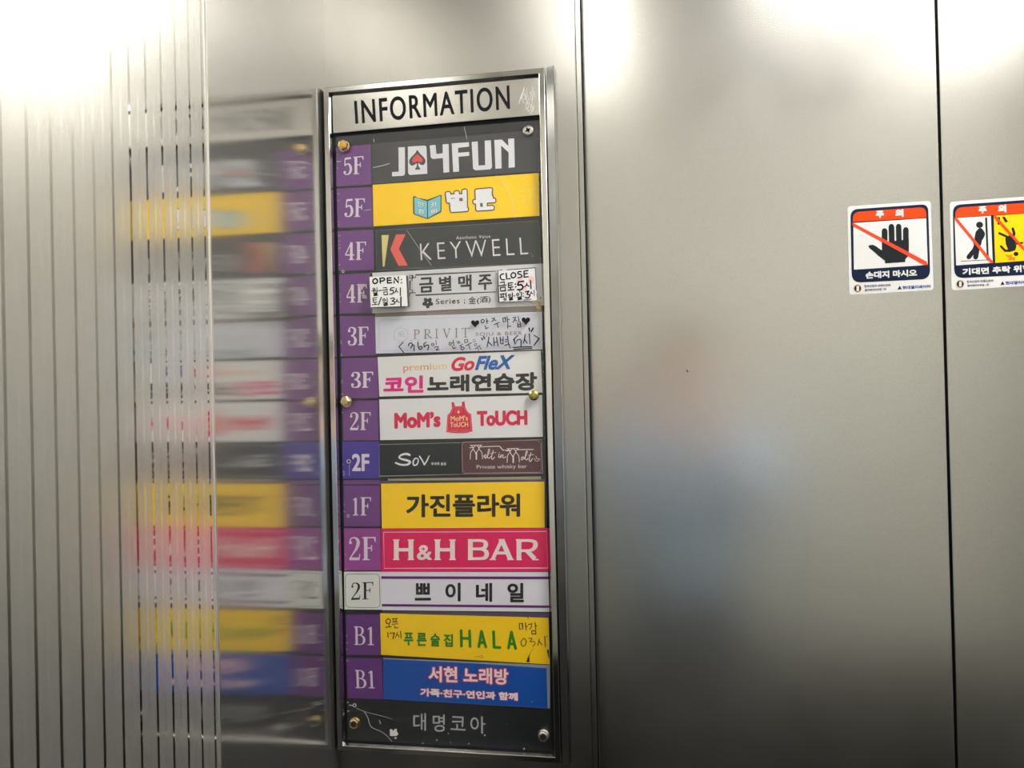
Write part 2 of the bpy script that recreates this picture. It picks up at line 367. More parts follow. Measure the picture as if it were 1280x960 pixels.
def lettering_footer(bm):
    for ch, q in (('대', Z(500, 820, 6.4, rect(106, 458, 208, 597))), ('명', Z(500, 820, 6.4, rect(262, 468, 358, 606))), ('코', Z(500, 820, 6.4, [(405, 480), (522, 486), (524, 598), (405, 590)])), ('아', Z(500, 820, 6.4, [(563, 480), (683, 484), (685, 622), (563, 616)]))):
        text(bm, ch, q, YBOARD - 0.0003, bold=0.008)
bm = bmesh.new(); lettering_footer(bm); o = part('footer_lettering', bm, paint((185, 188, 190), 0.5))
o['label'] = 'pale grey building name lettered at the foot of the black board'
# old strips left in the gaps between the name plates
def strip(pts, rgb):
    bm = bmesh.new(); prism(bm, pts, YBOARD - 0.0004, YBOARD + 0.001); part('backing_strip', bm, paint(rgb, 0.5))
strip([(469, 390), (676, 380), (677, 389), (469, 396.5)], (128, 120, 112))
strip([(485, 598.6), (676, 595.5), (676.5, 600), (485, 603.2)], (160, 150, 130))
strip([(475, 601.5), (681, 599), (681, 603), (475, 605)], (92, 80, 92))
strip([(478, 764), (687, 766), (687, 772), (478, 767)], (80, 66, 92))
# header plate
bm = bmesh.new(); prism(bm, [(415.1, 119.6), (672.9, 96.8), (674.6, 143.2), (416.3, 166.2)], -0.0126, -0.0085)
bmesh.ops.bevel(bm, geom=[e for e in bm.edges], offset=0.0006, segments=2, affect='EDGES')
hp = part('header_plate', bm, M_header)
YH = -0.0127
bm = bmesh.new()
text(bm, 'INFORMATION', [(442.4, 125.8), (636.6, 106.2), (637.6, 136.4), (444.3, 155.2)], YH, bold=0.018, spacing=1.16)
o = obj('lettering', bm, paint((22, 24, 27), 0.5)); o.data.transform(Matrix.Translation(-sign.location)); o.parent = hp
bm = bmesh.new()                                      # scribbled scratches on the right end of the header
for i in range(26):
    x = 652 + random.random() * 18; y = 105 + random.random() * 26
    stroke(bm, [(x, y), (x + random.uniform(-3, 3), y + random.uniform(4, 9)), (x + random.uniform(-4, 4), y + random.uniform(8, 14))], 0.35, YH, smooth=True, cap=False)
o = obj('scratch', bm, steel('scratch_steel', (0.85, 0.85, 0.84), 0.5)); o.data.transform(Matrix.Translation(-sign.location)); o.parent = hp
# acrylic cover
bm = bmesh.new(); prism(bm, [(419.4, 170.8), (673.6, 150.0), (689.4, 938.2), (434.4, 924.8)], YACF, YACB)
cover = part('acrylic_cover', bm, M_acrylic)
def on_cover(name, fn, mats):
    bm = bmesh.new(); fn(bm); o = obj(name, bm, mats); o.data.transform(Matrix.Translation(-sign.location)); o.parent = cover; return o
M_scuff = paint((196, 196, 190), 0.6)
def scuffs(bm):
    for pts, w in (
        (Z(410, 160, 9.14, [(515, 452), (600, 435), (705, 405)]), .7), (Z(410, 160, 9.14, [(520, 125), (528, 160)]), .6),
        (Z(410, 260, 9.14, [(900, 255), (1000, 400), (1180, 655)]), .45),
        (Z(540, 140, 6.62, [(530, 520), (590, 590), (650, 680), (675, 800), (685, 880)]), .5),
        (Z(540, 140, 6.62, [(265, 120), (290, 225)]), .4),
        (Z(390, 840, 8, [(520, 390), (560, 460), (592, 548), (700, 600), (760, 650), (800, 695)]), 0.55),
        (Z(390, 840, 8, [(440, 360), (540, 400), (680, 435), (800, 470)]), .35), (Z(390, 840, 8, [(370, 330), (440, 340)]), .8),
        (Z(390, 840, 8, [(672, 480), (688, 520)]), .7), (Z(420, 540, 9.14, [(155, 370), (150, 500)]), .4),
        (Z(410, 160, 9.14, [(100, 385), (150, 380)]), .7), (Z(410, 160, 9.14, [(410, 945), (490, 930)]), .5)):
        stroke(bm, pts, w, YMARK, smooth=True, cap=False)
    for i in range(44):                               # nicks along the sawn edges of the cover
        t = random.random(); x, y = 421 + 13.5 * t, 190 + 720 * t
        stroke(bm, [(x, y), (x + random.uniform(.8, 3.0), y - random.uniform(-.6, 1.2))], random.uniform(.3, .6), YMARK, cap=False)
    for i in range(60):
        t = random.choice((random.uniform(0, .12), random.uniform(.2, .42), random.random())); x, y = 673.2 + 15.5 * t, 170 + 750 * t
        disc(bm, x - random.random() * 1.2, y, random.uniform(.25, .6), YMARK, k=5)
    for x, y, r in ((546, 925, .9), (528.5, 929, .8), (606, 919, 1.2), (560.5, 917, .7), (665, 877, .7), (586, 929.5, .9), (655, 936, 1.1), (634, 905, .5), (563.5, 928, .6), (547, 613, .3), (528, 563, .4), (540, 594, .4)):
        disc(bm, x, y, r, YMARK, k=5)
on_cover('scuff', scuffs, M_scuff)['kind'] = 'stuff'
def flakes(bm):
    flat(bm, Z(390, 840, 8, [(778, 575), (800, 570), (812, 592), (822, 575), (850, 565), (845, 592), (866, 620), (842, 640), (780, 640)]), YMARK)
    flat(bm, Z(390, 840, 8, [(820, 660), (838, 650), (850, 662), (834, 672)]), YMARK)
o = on_cover('paper_flake', flakes, paint((200, 198, 190), 0.7)); o['label'] = 'torn white scrap of paper left on the cover'
def rust(spots):
    def f(bm):
        for x, y, r in spots:
            bm.faces.new([bm.verts.new(P(x + r * random.uniform(.6, 1.15) * math.cos(k * .7), y + r * random.uniform(.6, 1.15) * math.sin(k * .7), YMARK - ply())) for k in range(9)])
    return f
for spots in (((668.5, 376.5, 3.6), (674.5, 379, 2.6), (672.5, 384, 2.8), (674.8, 386, 2.4), (672, 389, 1.8), (675.5, 372.5, 1.6), (665.8, 375, 2.2)), ((663.5, 317, .8), (666, 319, .6), (668.3, 314.5, .6), (665.6, 320.5, .9))):
    o = on_cover('glue_stain', rust(spots), paint((168, 146, 100), 0.7)); o['label'] = 'brown dried glue stain at the right edge'
for hx, hy, hr in ((435.9, 576.7, 2.7), (435.3, 644.8, 1.9), (428.8, 339.4, 1.9), (443.3, 881.6, 2.4)):
    def hole(bm, a=0):
        k = 16
        for m_, r0, r1 in ((0, 0, hr * .55), (1, hr * .55, hr)):
            if r0 == 0: disc(bm, hx, hy, r1, YMARK, 0, k)
            else:
                ri = [bm.verts.new(P(hx + r0 * math.cos(t * 2 * math.pi / k), hy + r0 * math.sin(t * 2 * math.pi / k), YMARK)) for t in range(k)]
                ro = [bm.verts.new(P(hx + r1 * math.cos(t * 2 * math.pi / k), hy + r1 * math.sin(t * 2 * math.pi / k), YMARK)) for t in range(k)]
                for t in range(k): bm.faces.new((ri[t], ro[t], ro[(t + 1) % k], ri[(t + 1) % k])).material_index = 1
    on_cover('drill_hole', hole, [paint((20, 18, 22), 0.6), paint((190, 184, 186), 0.5)])
# bolts
def ngon_prism(bm, c, r, y0, y1, k, rot=0.0, r2=None, mat=0):
    r2 = r if r2 is None else r2
    a = [bm.verts.new((c.x + r * math.cos(rot + i * 2 * math.pi / k), y0, c.z + r * math.sin(rot + i * 2 * math.pi / k))) for i in range(k)]
    b = [bm.verts.new((c.x + r2 * math.cos(rot + i * 2 * math.pi / k), y1, c.z + r2 * math.sin(rot + i * 2 * math.pi / k))) for i in range(k)]
    bm.faces.new(b[::-1]).material_index = mat
    for i in range(k): bm.faces.new((a[i], a[(i + 1) % k], b[(i + 1) % k], b[i])).material_index = mat
def hex_bolt(px, py, r, mat, rot, hole, rise=0.006, face=None):
    c = P(px, py, YACF - rise); mm = r * 0.00094
    bm = bmesh.new()
    ngon_prism(bm, c, mm * 1.12, YACF, YACF - 0.0008, 20)
    ngon_prism(bm, c, mm, YACF - 0.0008, YACF - rise + 0.0006, 6, rot); ngon_prism(bm, c, mm, YACF - rise + 0.0006, YACF - rise, 6, rot, mm * 0.86)
    b = part('bolt', bm, mat)
    bm = bmesh.new()
    k = 18
    if hole:
        ngon_prism(bm, c, mm * 0.52, YACF - rise, YACF - rise - 0.0003, k)
        o = obj('bolt_socket', bm, paint((52, 40, 22), 0.5))
    else:
        ngon_prism(bm, c, mm * 0.60, YACF - rise, YACF - rise - 0.0012, k, 0, mm * 0.5)
        o = obj('bolt_end', bm, face or mat)
    o.data.transform(Matrix.Translation(-sign.location)); o.parent = b
    return b
hex_bolt(427.6, 180.6, 6.6, M_brass, 0.3, False, 0.008, paint((214, 164, 48), 0.4))['label'] = 'brass hex bolt with a yellow painted end, top corner'
hex_bolt(431.0, 501.8, 6.6, M_brass, 0.15, False, 0.006, M_brass)
hex_bolt(441.9, 905.6, 6.6, M_brass, 0.45, True, 0.006)['label'] = 'brass hex nut with a dark hole, bottom corner'
c = P(659.8, 162.6, YACF - 0.0030)                         # cross head screw
bm = bmesh.new(); mm = 6.9 * 0.00094
ngon_prism(bm, c, mm, YACF, YACF - 0.0014, 24, 0, mm * .98); ngon_prism(bm, c, mm * .98, YACF - 0.0014, YACF - 0.0026, 24, 0, mm * .78); ngon_prism(bm, c, mm * .78, YACF - 0.0026, YACF - 0.0031, 24, 0, mm * .5)
b = part('screw', bm, M_zinc); b['label'] = 'grey cross-head screw at the top corner'
bm = bmesh.new()
for a in (0.5, 0.5 + math.pi / 2):
    d = Vector((math.cos(a), 0, math.sin(a))) * mm * .52; n = Vector((-math.sin(a), 0, math.cos(a))) * mm * .15; y = Vector((0, YACF - 0.0033 - c.y, 0))
    vs = [bm.verts.new(c + y + s * d * e + n * f_) for s, e, f_ in ((-1, 1, -.6), (-1, .4, -1.2), (1, .4, -1.2), (1, 1, -.6), (1, 1, .6), (1, .4, 1.2), (-1, .4, 1.2), (-1, 1, .6))]; bm.faces.new(vs)
o = obj('cross_slot', bm, M_black); o.data.transform(Matrix.Translation(-sign.location)); o.parent = b
c = P(666.9, 494.4, YACF - 0.004); bm = bmesh.new(); mm = 6.2 * 0.00094   # knurled gold screw
for i in range(20):
    a = i * math.pi / 10; r0 = mm * (1.0 if i % 2 else .88)
ngon_prism(bm, c, mm, YACF, YACF - 0.0032, 20); ngon_prism(bm, c, mm, YACF - 0.0032, YACF - 0.0042, 20, 0, mm * .72); ngon_prism(bm, c, mm * .72, YACF - 0.0042, YACF - 0.0046, 20, 0, mm * .3)
for i in range(14):
    a = i * 2 * math.pi / 14; d = Vector((math.cos(a), 0, math.sin(a)))
    ngon_prism(bm, Vector((c.x, 0, c.z)) + d * mm * .97, mm * .10, YACF, YACF - 0.0034, 6)
part('screw', bm, steel('gold_screw', (0.48, 0.40, 0.12), 0.22, grain=0.3, grain_scale=(600, 600, 600)))['label'] = 'knurled gold screw beside the right edge'
c = P(678.8, 921.3, YACF - 0.007); bm = bmesh.new(); mm = 6.6 * 0.00094   # tall hollow spacer
ngon_prism(bm, c, mm * 1.12, YACF, YACF - 0.002, 24)
ngon_prism(bm, c, mm * .92, YACF - 0.002, YACF - 0.0070, 24); ngon_prism(bm, c, mm * .92, YACF - 0.0070, YACF - 0.0076, 24, 0, mm * .75)
b = part('bolt', bm, M_bright); b['label'] = 'silver cap bolt with a hollow end, bottom right corner'
bm = bmesh.new(); ngon_prism(bm, c, mm * .52, YACF - 0.0076, YACF - 0.0079, 18)
o = obj('bolt_socket', bm, paint((38, 26, 20), 0.5)); o.data.transform(Matrix.Translation(-sign.location)); o.parent = b

# ------------------------------------------------------------------ floor number tiles
PURPLE, VIOLET, MAUVE = (112, 62, 130), (66, 48, 150), (150, 66, 146)
INK_W = paint((222, 210, 222), 0.5)
tiles = [
 ('5F', [(420, 184.3), (463.7, 180.3), (464.2, 230.2), (420.4, 232.8)], [(428.6, 197.2), (454.9, 195), (454.9, 216.9), (429.1, 219.1)], 'purple 5F floor tile, topmost of the column, under the yellow bolt', PURPLE),
 ('5F', [(420.6, 236), (464.6, 233.6), (465.9, 283.5), (422, 284.7)], [(430.8, 248.8), (456.5, 248), (456.5, 270.7), (430.2, 271.5)], 'purple 5F floor tile beside the yellow cafe plate with a book emblem', PURPLE),
 ('4F', [(422.1, 289), (466.4, 287.2), (467, 337.2), (423.2, 338.3)], [(431.3, 302.7), (458.1, 302.1), (458.1, 324.5), (431.3, 325.1)], 'purple 4F floor tile beside the charcoal plate with a coral arrow emblem', PURPLE),
 ('4F', [(423.9, 342.8), (465.6, 341.2), (466.2, 391.2), (424.8, 391.7)], [(432.9, 355.3), (459, 355.5), (459, 378), (432.9, 378.1)], 'purple 4F floor tile with a worn F, partly behind the OPEN note', PURPLE),
 ('3F', [(425, 395.2), (468.3, 395), (469.6, 443.7), (426.2, 445.5)], [(434.5, 408.8), (461, 408.4), (461, 431.1), (434.5, 431.9)], 'purple 3F floor tile with thin numerals beside the plate with two inked hearts', PURPLE),
 ('3F', [(427, 447.8), (471.4, 447.2), (472.5, 497.4), (427.4, 498.2)], [(438.6, 465.1), (467, 464.8), (467, 484.2), (438.6, 484.8)], 'purple 3F floor tile with bold numerals, above the brass bolt', PURPLE),
 ('2F', [(428, 501.2), (472.1, 500.6), (473, 550.2), (429.2, 550.7)], [(437, 515.2), (463.8, 515.2), (463.8, 537.3), (437, 537.5)], 'purple 2F floor tile below the brass bolt, beside the white plate with a red apron', PURPLE),
 ('2F', [(428, 552.4), (473.2, 552), (474.2, 598), (428.9, 598.5)], None, 'blue-violet 2F floor tile with bold sans numerals and a drill hole', VIOLET),
 ('1F', [(429.5, 600.4), (474.4, 600.2), (475.3, 657.9), (430.4, 657.6)], [(440.2, 621.8), (464.3, 621.6), (464.3, 644.2), (440.2, 644.2)], 'dull purple 1F floor tile beside the yellow plate with black lettering', PURPLE),
 ('2F', [(430.2, 660.6), (475.2, 660.6), (475.9, 713), (430.7, 713)], [(435.3, 671.4), (470.3, 671.2), (470.3, 700.1), (436, 700.1)], 'bright magenta-purple 2F floor tile with large numerals', MAUVE),
 ('2F', [(430, 714.8), (476.2, 714.8), (477.2, 762.2), (430.7, 761.8)], [(438.4, 728.4), (467.3, 727.4), (467.3, 748.8), (438.4, 750)], 'white 2F floor tile with black numerals in a rounded outline', (226, 226, 222)),
 ('B1', [(432.6, 768.7), (475.2, 768.3), (475.9, 818.7), (433.1, 818.5)], [(441.9, 782.9), (468.1, 783.2), (468.3, 806.4), (442.4, 806)], 'dark purple B1 floor tile beside the yellow plate with green lettering', (100, 46, 124)),
 ('B1', [(433.2, 822.6), (477.2, 823.4), (478.6, 873.8), (434.8, 872.8)], [(443.2, 837.4), (468.6, 838), (469.5, 860.3), (444, 860)], 'dark purple B1 floor tile, lowest of the column beside the blue plate', (100, 46, 124)),
]
for word, q, tq, label, rgb in tiles:
    o = sheet('number_tile', q, paint(rgb, 0.45), YPLATE, YBOARD)
    tag(o, label, 'floor number tile', 'floor number tiles')
    black = rgb[0] > 200
    bm = bmesh.new()
    if tq is None: text(bm, '2F', rect(440, 567.2, 461.6, 588.9), YPRINT, bold=0.035)
    else: serif(bm, word, tq, YPRINT, fat=1.45 if 'bold' in label else (1.0 if black else 1.12))
    obj('numeral', bm, paint((20, 20, 24), 0.5) if black else INK_W, o)
    if black:
        bm = bmesh.new(); r = rounded([(431.6, 717.4), (474.2, 717.4), (475.2, 759.5), (432, 759.2)], 6); stroke(bm, r + r[:1], .5, YPRINT); obj('outline', bm, paint((30, 30, 32), 0.5), o)
    if '1F' == word:
        bm = bmesh.new(); stroke(bm, [(430, 606.1), (474.6, 605.9)], 2.0, YPRINT, cap=False); obj('border', bm, paint((58, 44, 66), 0.5), o)
    if 'worn' in label:
        bm = bmesh.new()
        for pts in ([(447, 355), (458, 355), (458.4, 358), (454, 358.6), (453.2, 362), (450, 362)], [(452, 368), (458, 369), (458.6, 373.5), (453, 373)]): flat(bm, pts, YPRINT - 0.0001)
        obj('scuff', bm, paint((196, 178, 186), 0.6), o)

# ------------------------------------------------------------------ tenant name plates
PG = 'tenant name plates in the directory'
def plate(q, rgb, label, yf=YPLATE, mat=None):
    o = sheet('name_plate', q, mat or paint(rgb, 0.4), yf, YBOARD); return tag(o, label, 'name plate', PG)
Y_ = YPRINT
BLACK = (22, 24, 26); WHITE = (236, 236, 238)
# 1 dark grey game hall, its grey lightened to hold the glare of the cover
p = plate([(464.4, 179.8), (674.2, 162), (674.9, 213.6), (465.2, 229.6)], (62, 64, 68), 'dark grey name plate with bold white lettering and a playing card, topmost of the directory')
def f(bm):
    A = lambda pts: flat(bm, Z(410, 160, 9.14, pts), Y_); B = lambda pts: flat(bm, Z(540, 140, 6.62, pts), Y_)
    A([(805, 222), (878, 218), (880, 515), (872, 538), (852, 546), (732, 552), (732, 503), (808, 498)])
    flat(bm, [(537.1, 181.9), (544.4, 181), (545.5, 192.6), (553.4, 191.5), (553.3, 180.5), (560.8, 179.9), (561.6, 215.1), (554.4, 215.8), (553.6, 197.5), (541, 198.8), (538.4, 196.5)], Y_)
    B([(163, 260), (305, 250), (307, 286), (215, 297), (217, 338), (307, 330), (308, 362), (219, 370), (224, 493), (175, 497)])
    B([(328, 248), (378, 243), (385, 443), (440, 440), (436, 238), (487, 233), (497, 455), (484, 474), (362, 483), (340, 470)])
    B([(515, 232), (578, 228), (632, 282), (630, 222), (680, 218), (685, 457), (634, 462), (634, 335), (572, 277), (576, 466), (525, 470)])
printed('lettering', p, paint((222, 222, 226), 0.45), f)
def f(bm):
    A = lambda pts, m: flat(bm, Z(410, 160, 9.14, pts), Y_ - 0.0001 * m, m)
    A([(912, 213), (1105, 200), (1125, 215), (1135, 522), (935, 537), (915, 515)], 0)
    A(spline([(1020, 246), (1050, 290), (1095, 335), (1114, 375), (1100, 415), (1065, 422), (1032, 402), (1036, 440), (1055, 470), (995, 474), (1012, 440), (1012, 404), (980, 425), (945, 425), (926, 385), (945, 340), (995, 288), (1020, 246)], 4)[:-1], 1)
    A(spline([(1020, 300), (1050, 325), (1076, 350), (1078, 380), (1050, 392), (1022, 378), (995, 394), (965, 384), (968, 350), (995, 325), (1020, 300)], 4)[:-1], 2)
printed('emblem', p, [paint((222, 222, 226), 0.45), paint((70, 72, 76), 0.45), paint((226, 74, 70), 0.45)], f)['label'] = 'white playing card with a grey spade holding a red spade'
# 2 yellow comic cafe
p = plate([(465.8, 231.1), (673.2, 216.3), (674.1, 269.6), (466.9, 282.8)], (255, 212, 0), 'yellow name plate with a pale blue open book and white outlined Korean lettering')
def f(bm):
    for ch, q in (('벌', Z(500, 220, 9.14, [(520, 178), (772, 152), (776, 400), (548, 414)])), ('툰', Z(500, 220, 9.14, [(832, 158), (1078, 136), (1098, 382), (842, 398)]))):
        text(bm, ch, q, Y_, 1, bold=0.105, grow=0.05); text(bm, ch, q, Y_ - 0.0001, 0, bold=0.05)
printed('lettering', p, [paint(WHITE, 0.45), paint((74, 70, 64), 0.45)], f)
def f(bm):
    A = lambda pts, m, k: flat(bm, Z(500, 220, 9.14, pts), Y_ - 0.0001 * k, m)
    A([(148, 236), (170, 228), (200, 248), (312, 270), (420, 232), (462, 214), (476, 224), (474, 402), (464, 418), (318, 492), (306, 490), (160, 440), (150, 424)], 1, 0)
    A([(162, 246), (176, 244), (308, 290), (308, 480), (166, 430)], 0, 1); A([(320, 288), (458, 226), (464, 232), (462, 400), (320, 478)], 0, 1)
    for ch, q in (('만', [(202, 282), (276, 300), (278, 362), (204, 346)]), ('화', [(204, 368), (278, 382), (280, 446), (206, 432)]), ('카', [(346, 300), (424, 282), (420, 352), (350, 368)]), ('페', [(350, 384), (420, 366), (420, 420), (350, 440)])):
        text(bm, ch, Z(500, 220, 9.14, q), Y_ - 0.0002, 1, bold=0.075, grow=0.03); text(bm, ch, Z(500, 220, 9.14, q), Y_ - 0.0003, 2, bold=0.03)
printed('emblem', p, [paint((120, 204, 214), 0.45), paint((62, 64, 66), 0.45), paint(WHITE, 0.45)], f)['label'] = 'pale blue open book with four Korean letters'
printed('ghost_lettering', p, paint((252, 218, 60), 0.45), lambda bm: serif(bm, '5F', [(646, 238), (672, 236), (673, 254), (647, 255.5)], Y_, fat=1.2))
# 3 dark beauty
p = plate([(469.6, 287.9), (673.4, 275.6), (675.6, 329.6), (470.4, 338.2)], (48, 53, 55), 'charcoal name plate with thin white capitals and a cream and coral K emblem')
def f(bm):
    text(bm, 'KEYWELL', [(524.8, 304.6), (659.0, 296.6), (660.4, 317.8), (526, 325.4)], Y_, bold=-0.012, spacing=1.35)
printed('lettering', p, paint((222, 222, 222), 0.45), f)
printed('tagline', p, paint((222, 222, 222), 0.45), lambda bm: text(bm, 'Aesthetic Value', [(570.2, 295.3), (612.8, 293.4), (613.2, 297.2), (570.2, 299.4)], Y_, bold=0.0, spacing=1.2))
def f(bm):
    flat(bm, Z(410, 260, 9.14, [(612, 310), (695, 308), (645, 668), (625, 668)]), Y_, 0); flat(bm, Z(410, 260, 9.14, [(778, 302), (888, 298), (808, 465), (912, 658), (805, 660), (712, 472)]), Y_, 1)
printed('emblem', p, [paint((222, 208, 132), 0.45), paint((232, 100, 84), 0.45)], f)['label'] = 'cream wedge and coral arrow forming a K'
printed('border', p, paint((112, 116, 112), 0.45), lambda bm: stroke(bm, [(469.9, 288.1), (672.6, 276.2), (675.2, 329.4), (470.7, 337.9), (469.9, 288.1)], .5, Y_))
# 4 white beer
p = plate([(462.6, 341.2), (677.1, 329.3), (679, 381.6), (464.9, 391.6)], (214, 214, 216), 'white name plate with black Korean lettering between bracket corners, behind two handwritten notes')
def f(bm):
    for ch, q in (('금', [(523.9, 347.2), (541.4, 346.2), (541.8, 365.2), (524, 366.2)]), ('별', [(548.4, 345.8), (564.3, 344.4), (564.6, 363.5), (549.5, 364.6)]), ('맥', [(572.3, 344.6), (589.5, 343), (589.5, 363), (573.5, 364)]), ('주', [(597.5, 343.5), (615, 342.5), (615.4, 362), (597.5, 363)])):
        text(bm, ch, q, Y_, bold=0.03)
    text(bm, 'Series ;', Z(505, 330, 12.8, [(510, 556), (978, 540), (978, 640), (510, 660)]), Y_, bold=0.01, spacing=1.15)
    text(bm, '金', Z(505, 330, 12.8, rect(1032, 520, 1150, 640)), Y_, bold=0.012)
    text(bm, '(酒)', [(596.2, 371), (613.2, 369.3), (613.2, 379), (596.2, 380.4)], Y_, bold=0.012)
printed('lettering', p, paint((44, 48, 52), 0.45), f)
def f(bm):
    A = lambda pts: Z(505, 330, 12.8, pts)
    stroke(bm, A([(145, 178), (145, 225), (90, 225), (90, 180), (130, 180), (130, 270), (95, 270), (95, 415), (140, 420), (140, 460), (90, 466), (90, 515)]), .9, Y_)
    stroke(bm, [(517, 347), (519.5, 347), (519.5, 343.7), (620.1, 338.9), (620.3, 342.8)], 1.0, Y_); stroke(bm, [(512.5, 366), (519.3, 365.8), (519.5, 369.1), (620.9, 364.7), (620.4, 361)], 1.0, Y_)
printed('border', p, paint((52, 56, 58), 0.45), f)
def f(bm):
    for i in range(5):
        a = -math.pi / 2 + math.pi + i * 2 * math.pi / 5; cx, cy = 534.7 + 3.9 * math.cos(a), 378.4 + 3.9 * math.sin(a)
        bm.faces.new([bm.verts.new(P(cx + (3.2 * math.cos(t) * math.cos(a) - 2.5 * math.sin(t) * math.sin(a)), cy + (3.2 * math.cos(t) * math.sin(a) + 2.5 * math.sin(t) * math.cos(a)), Y_)) for t in [k * math.pi / 8 for k in range(16)]])
    disc(bm, 534.7, 378.2, 1.0, Y_ - 0.0001, 1)
printed('emblem', p, [paint((44, 48, 52), 0.45), paint(WHITE, 0.45)], f)['label'] = 'dark five-petal flower'
# 5 white wine-like privit
p = plate([(468.8, 396.3), (677.5, 389.5), (678, 436.7), (470, 442)], (212, 214, 224), 'white name plate with thin beige serif capitals, hexagon emblem and handwriting across it')
def f(bm):
    for ch, x0, x1 in (('P', 338, 448), ('R', 505, 640), ('I', 690, 738), ('V', 808, 945), ('I', 1005, 1055), ('T', 1110, 1240)):
        yt = 345 - (x0 - 338) * .030; serif(bm, ch, Z(490, 385, 12.8, [(x0, yt), (x1, yt - 3), (x1, yt + 148), (x0, yt + 152)]), Y_, fat=1.1)
    text(bm, 'SOJU & BEER', Z(580, 380, 11.636, [(168, 415), (848, 395), (850, 465), (170, 480)]), Y_, bold=0.012, spacing=1.15)
printed('lettering', p, paint((142, 128, 114), 0.45), f)
def f(bm):
    h = Z(490, 385, 12.8, [(140, 303), (253, 365), (253, 485), (140, 550), (30, 490), (30, 372), (140, 303)]); stroke(bm, h, .45, Y_)
    A = lambda pts, w=.5: stroke(bm, Z(490, 385, 12.8, pts), w, Y_, smooth=True)
    A([(108, 378), (118, 430), (112, 452)]); A([(85, 418), (130, 412)]); A([(135, 375), (140, 480)], .6); A([(135, 378), (180, 375), (190, 410), (140, 425)], .6); A([(150, 425), (180, 450), (215, 468)], .6)
    r = rounded([(473.5, 400.2), (673.6, 393.2), (674.4, 433.6), (474.2, 438.8)], 3); stroke(bm, r + r[:1], .35, Y_)
printed('emblem', p, paint((176, 174, 172), 0.45), f)['label'] = 'thin grey hexagon with entwined letters and a hairline border'
# 6 singing room goflex
p = plate([(472, 446.5), (675.8, 438.2), (678, 490.7), (474.2, 495.7)], (226, 226, 224), 'white name plate with slanted red and blue lettering above large pink and black Korean lettering')
mt = [paint((216, 30, 64), 0.45), paint((12, 98, 172), 0.45), paint((222, 16, 132), 0.45), paint((24, 30, 32), 0.45), paint((226, 140, 96), 0.45), paint((228, 164, 100), 0.45), paint((230, 190, 110), 0.45), paint((232, 204, 128), 0.45)]
def f(bm):
    text(bm, 'premium', [(504.2, 455.8), (558.7, 453), (558.9, 463.9), (504.4, 466.7)], Y_, bold=0.004, band=[4, 5, 6, 5, 4, 6, 7, 7])
    text(bm, 'Go', [(564.2, 446.6), (593.4, 445.6), (593.2, 462.9), (564.2, 464.3)], Y_, 0, bold=0.05, shear=.28)
    text(bm, 'FleX', [(594, 445.2), (643.2, 443.6), (641.6, 461.6), (593.6, 463)], Y_, 1, bold=0.05, shear=.28)
    text(bm, '코인', [(479.6, 470.6), (529.4, 469.1), (529.4, 490.8), (479, 491.7)], Y_, 2, bold=0.052)
    text(bm, '노래연습장', [(533.9, 469.8), (671.4, 464.8), (671.4, 488), (533.9, 490.5)], Y_, 3, bold=0.052)
printed('lettering', p, mt, f)
# 7 burger
p = plate([(474, 499.4), (677.5, 493.8), (678.5, 546), (475.2, 550.2)], (226, 226, 228), 'white name plate with bold red lettering either side of a red apron')
RED = paint((216, 26, 72), 0.45)
def f(bm):
    text(bm, 'MoM’s', [(492.7, 515.9), (550.7, 514.4), (550.8, 533.8), (493, 536.2)], Y_, bold=0.06)
printed('lettering', p, RED, f)
printed('lettering', p, RED, lambda bm: text(bm, 'ToUCH', [(596, 513.5), (659.2, 512.4), (659.4, 531.4), (596.2, 533)], Y_, bold=0.06))
def f(bm):
    A = lambda pts: Z(550, 490, 9.14, pts)
    flat(bm, A([(130, 118), (160, 115), (172, 165), (250, 160), (250, 112), (280, 108), (290, 180), (320, 232), (356, 254), (372, 450), (300, 468), (225, 473), (140, 468), (72, 458), (85, 265), (115, 235), (138, 180)]), Y_, 0)
    stroke(bm, A([(148, 178), (278, 170), (282, 195), (308, 242), (345, 264), (358, 440), (225, 460), (84, 446), (95, 274), (128, 244), (148, 190), (148, 178)]), .5, Y_ - .0001, 1, cap=False)
    text(bm, 'MoM’s', A([(120, 274), (318, 268), (320, 326), (122, 334)]), Y_ - .0001, 2, bold=0.025); text(bm, 'ToUCH', A([(114, 346), (320, 340), (322, 396), (116, 404)]), Y_ - .0001, 2, bold=0.025)
    stroke(bm, A([(125, 435), (210, 434)]), .35, Y_ - .0001, 1, cap=False); stroke(bm, A([(235, 433), (318, 431)]), .35, Y_ - .0001, 1, cap=False)
    k = A([(170, 240), (178, 205), (210, 190), (242, 203), (250, 238)]); stroke(bm, k, .4, Y_ - .0001, 1, smooth=True, cap=False)
    flat(bm, A([(210, 200), (218, 220), (232, 228), (218, 236), (212, 255), (204, 238), (190, 230), (204, 222)]), Y_ - .0001, 2)
printed('emblem', p, [RED, paint((240, 130, 140), 0.45), paint((246, 214, 150), 0.45)], f)['label'] = 'red apron with cream lettering'
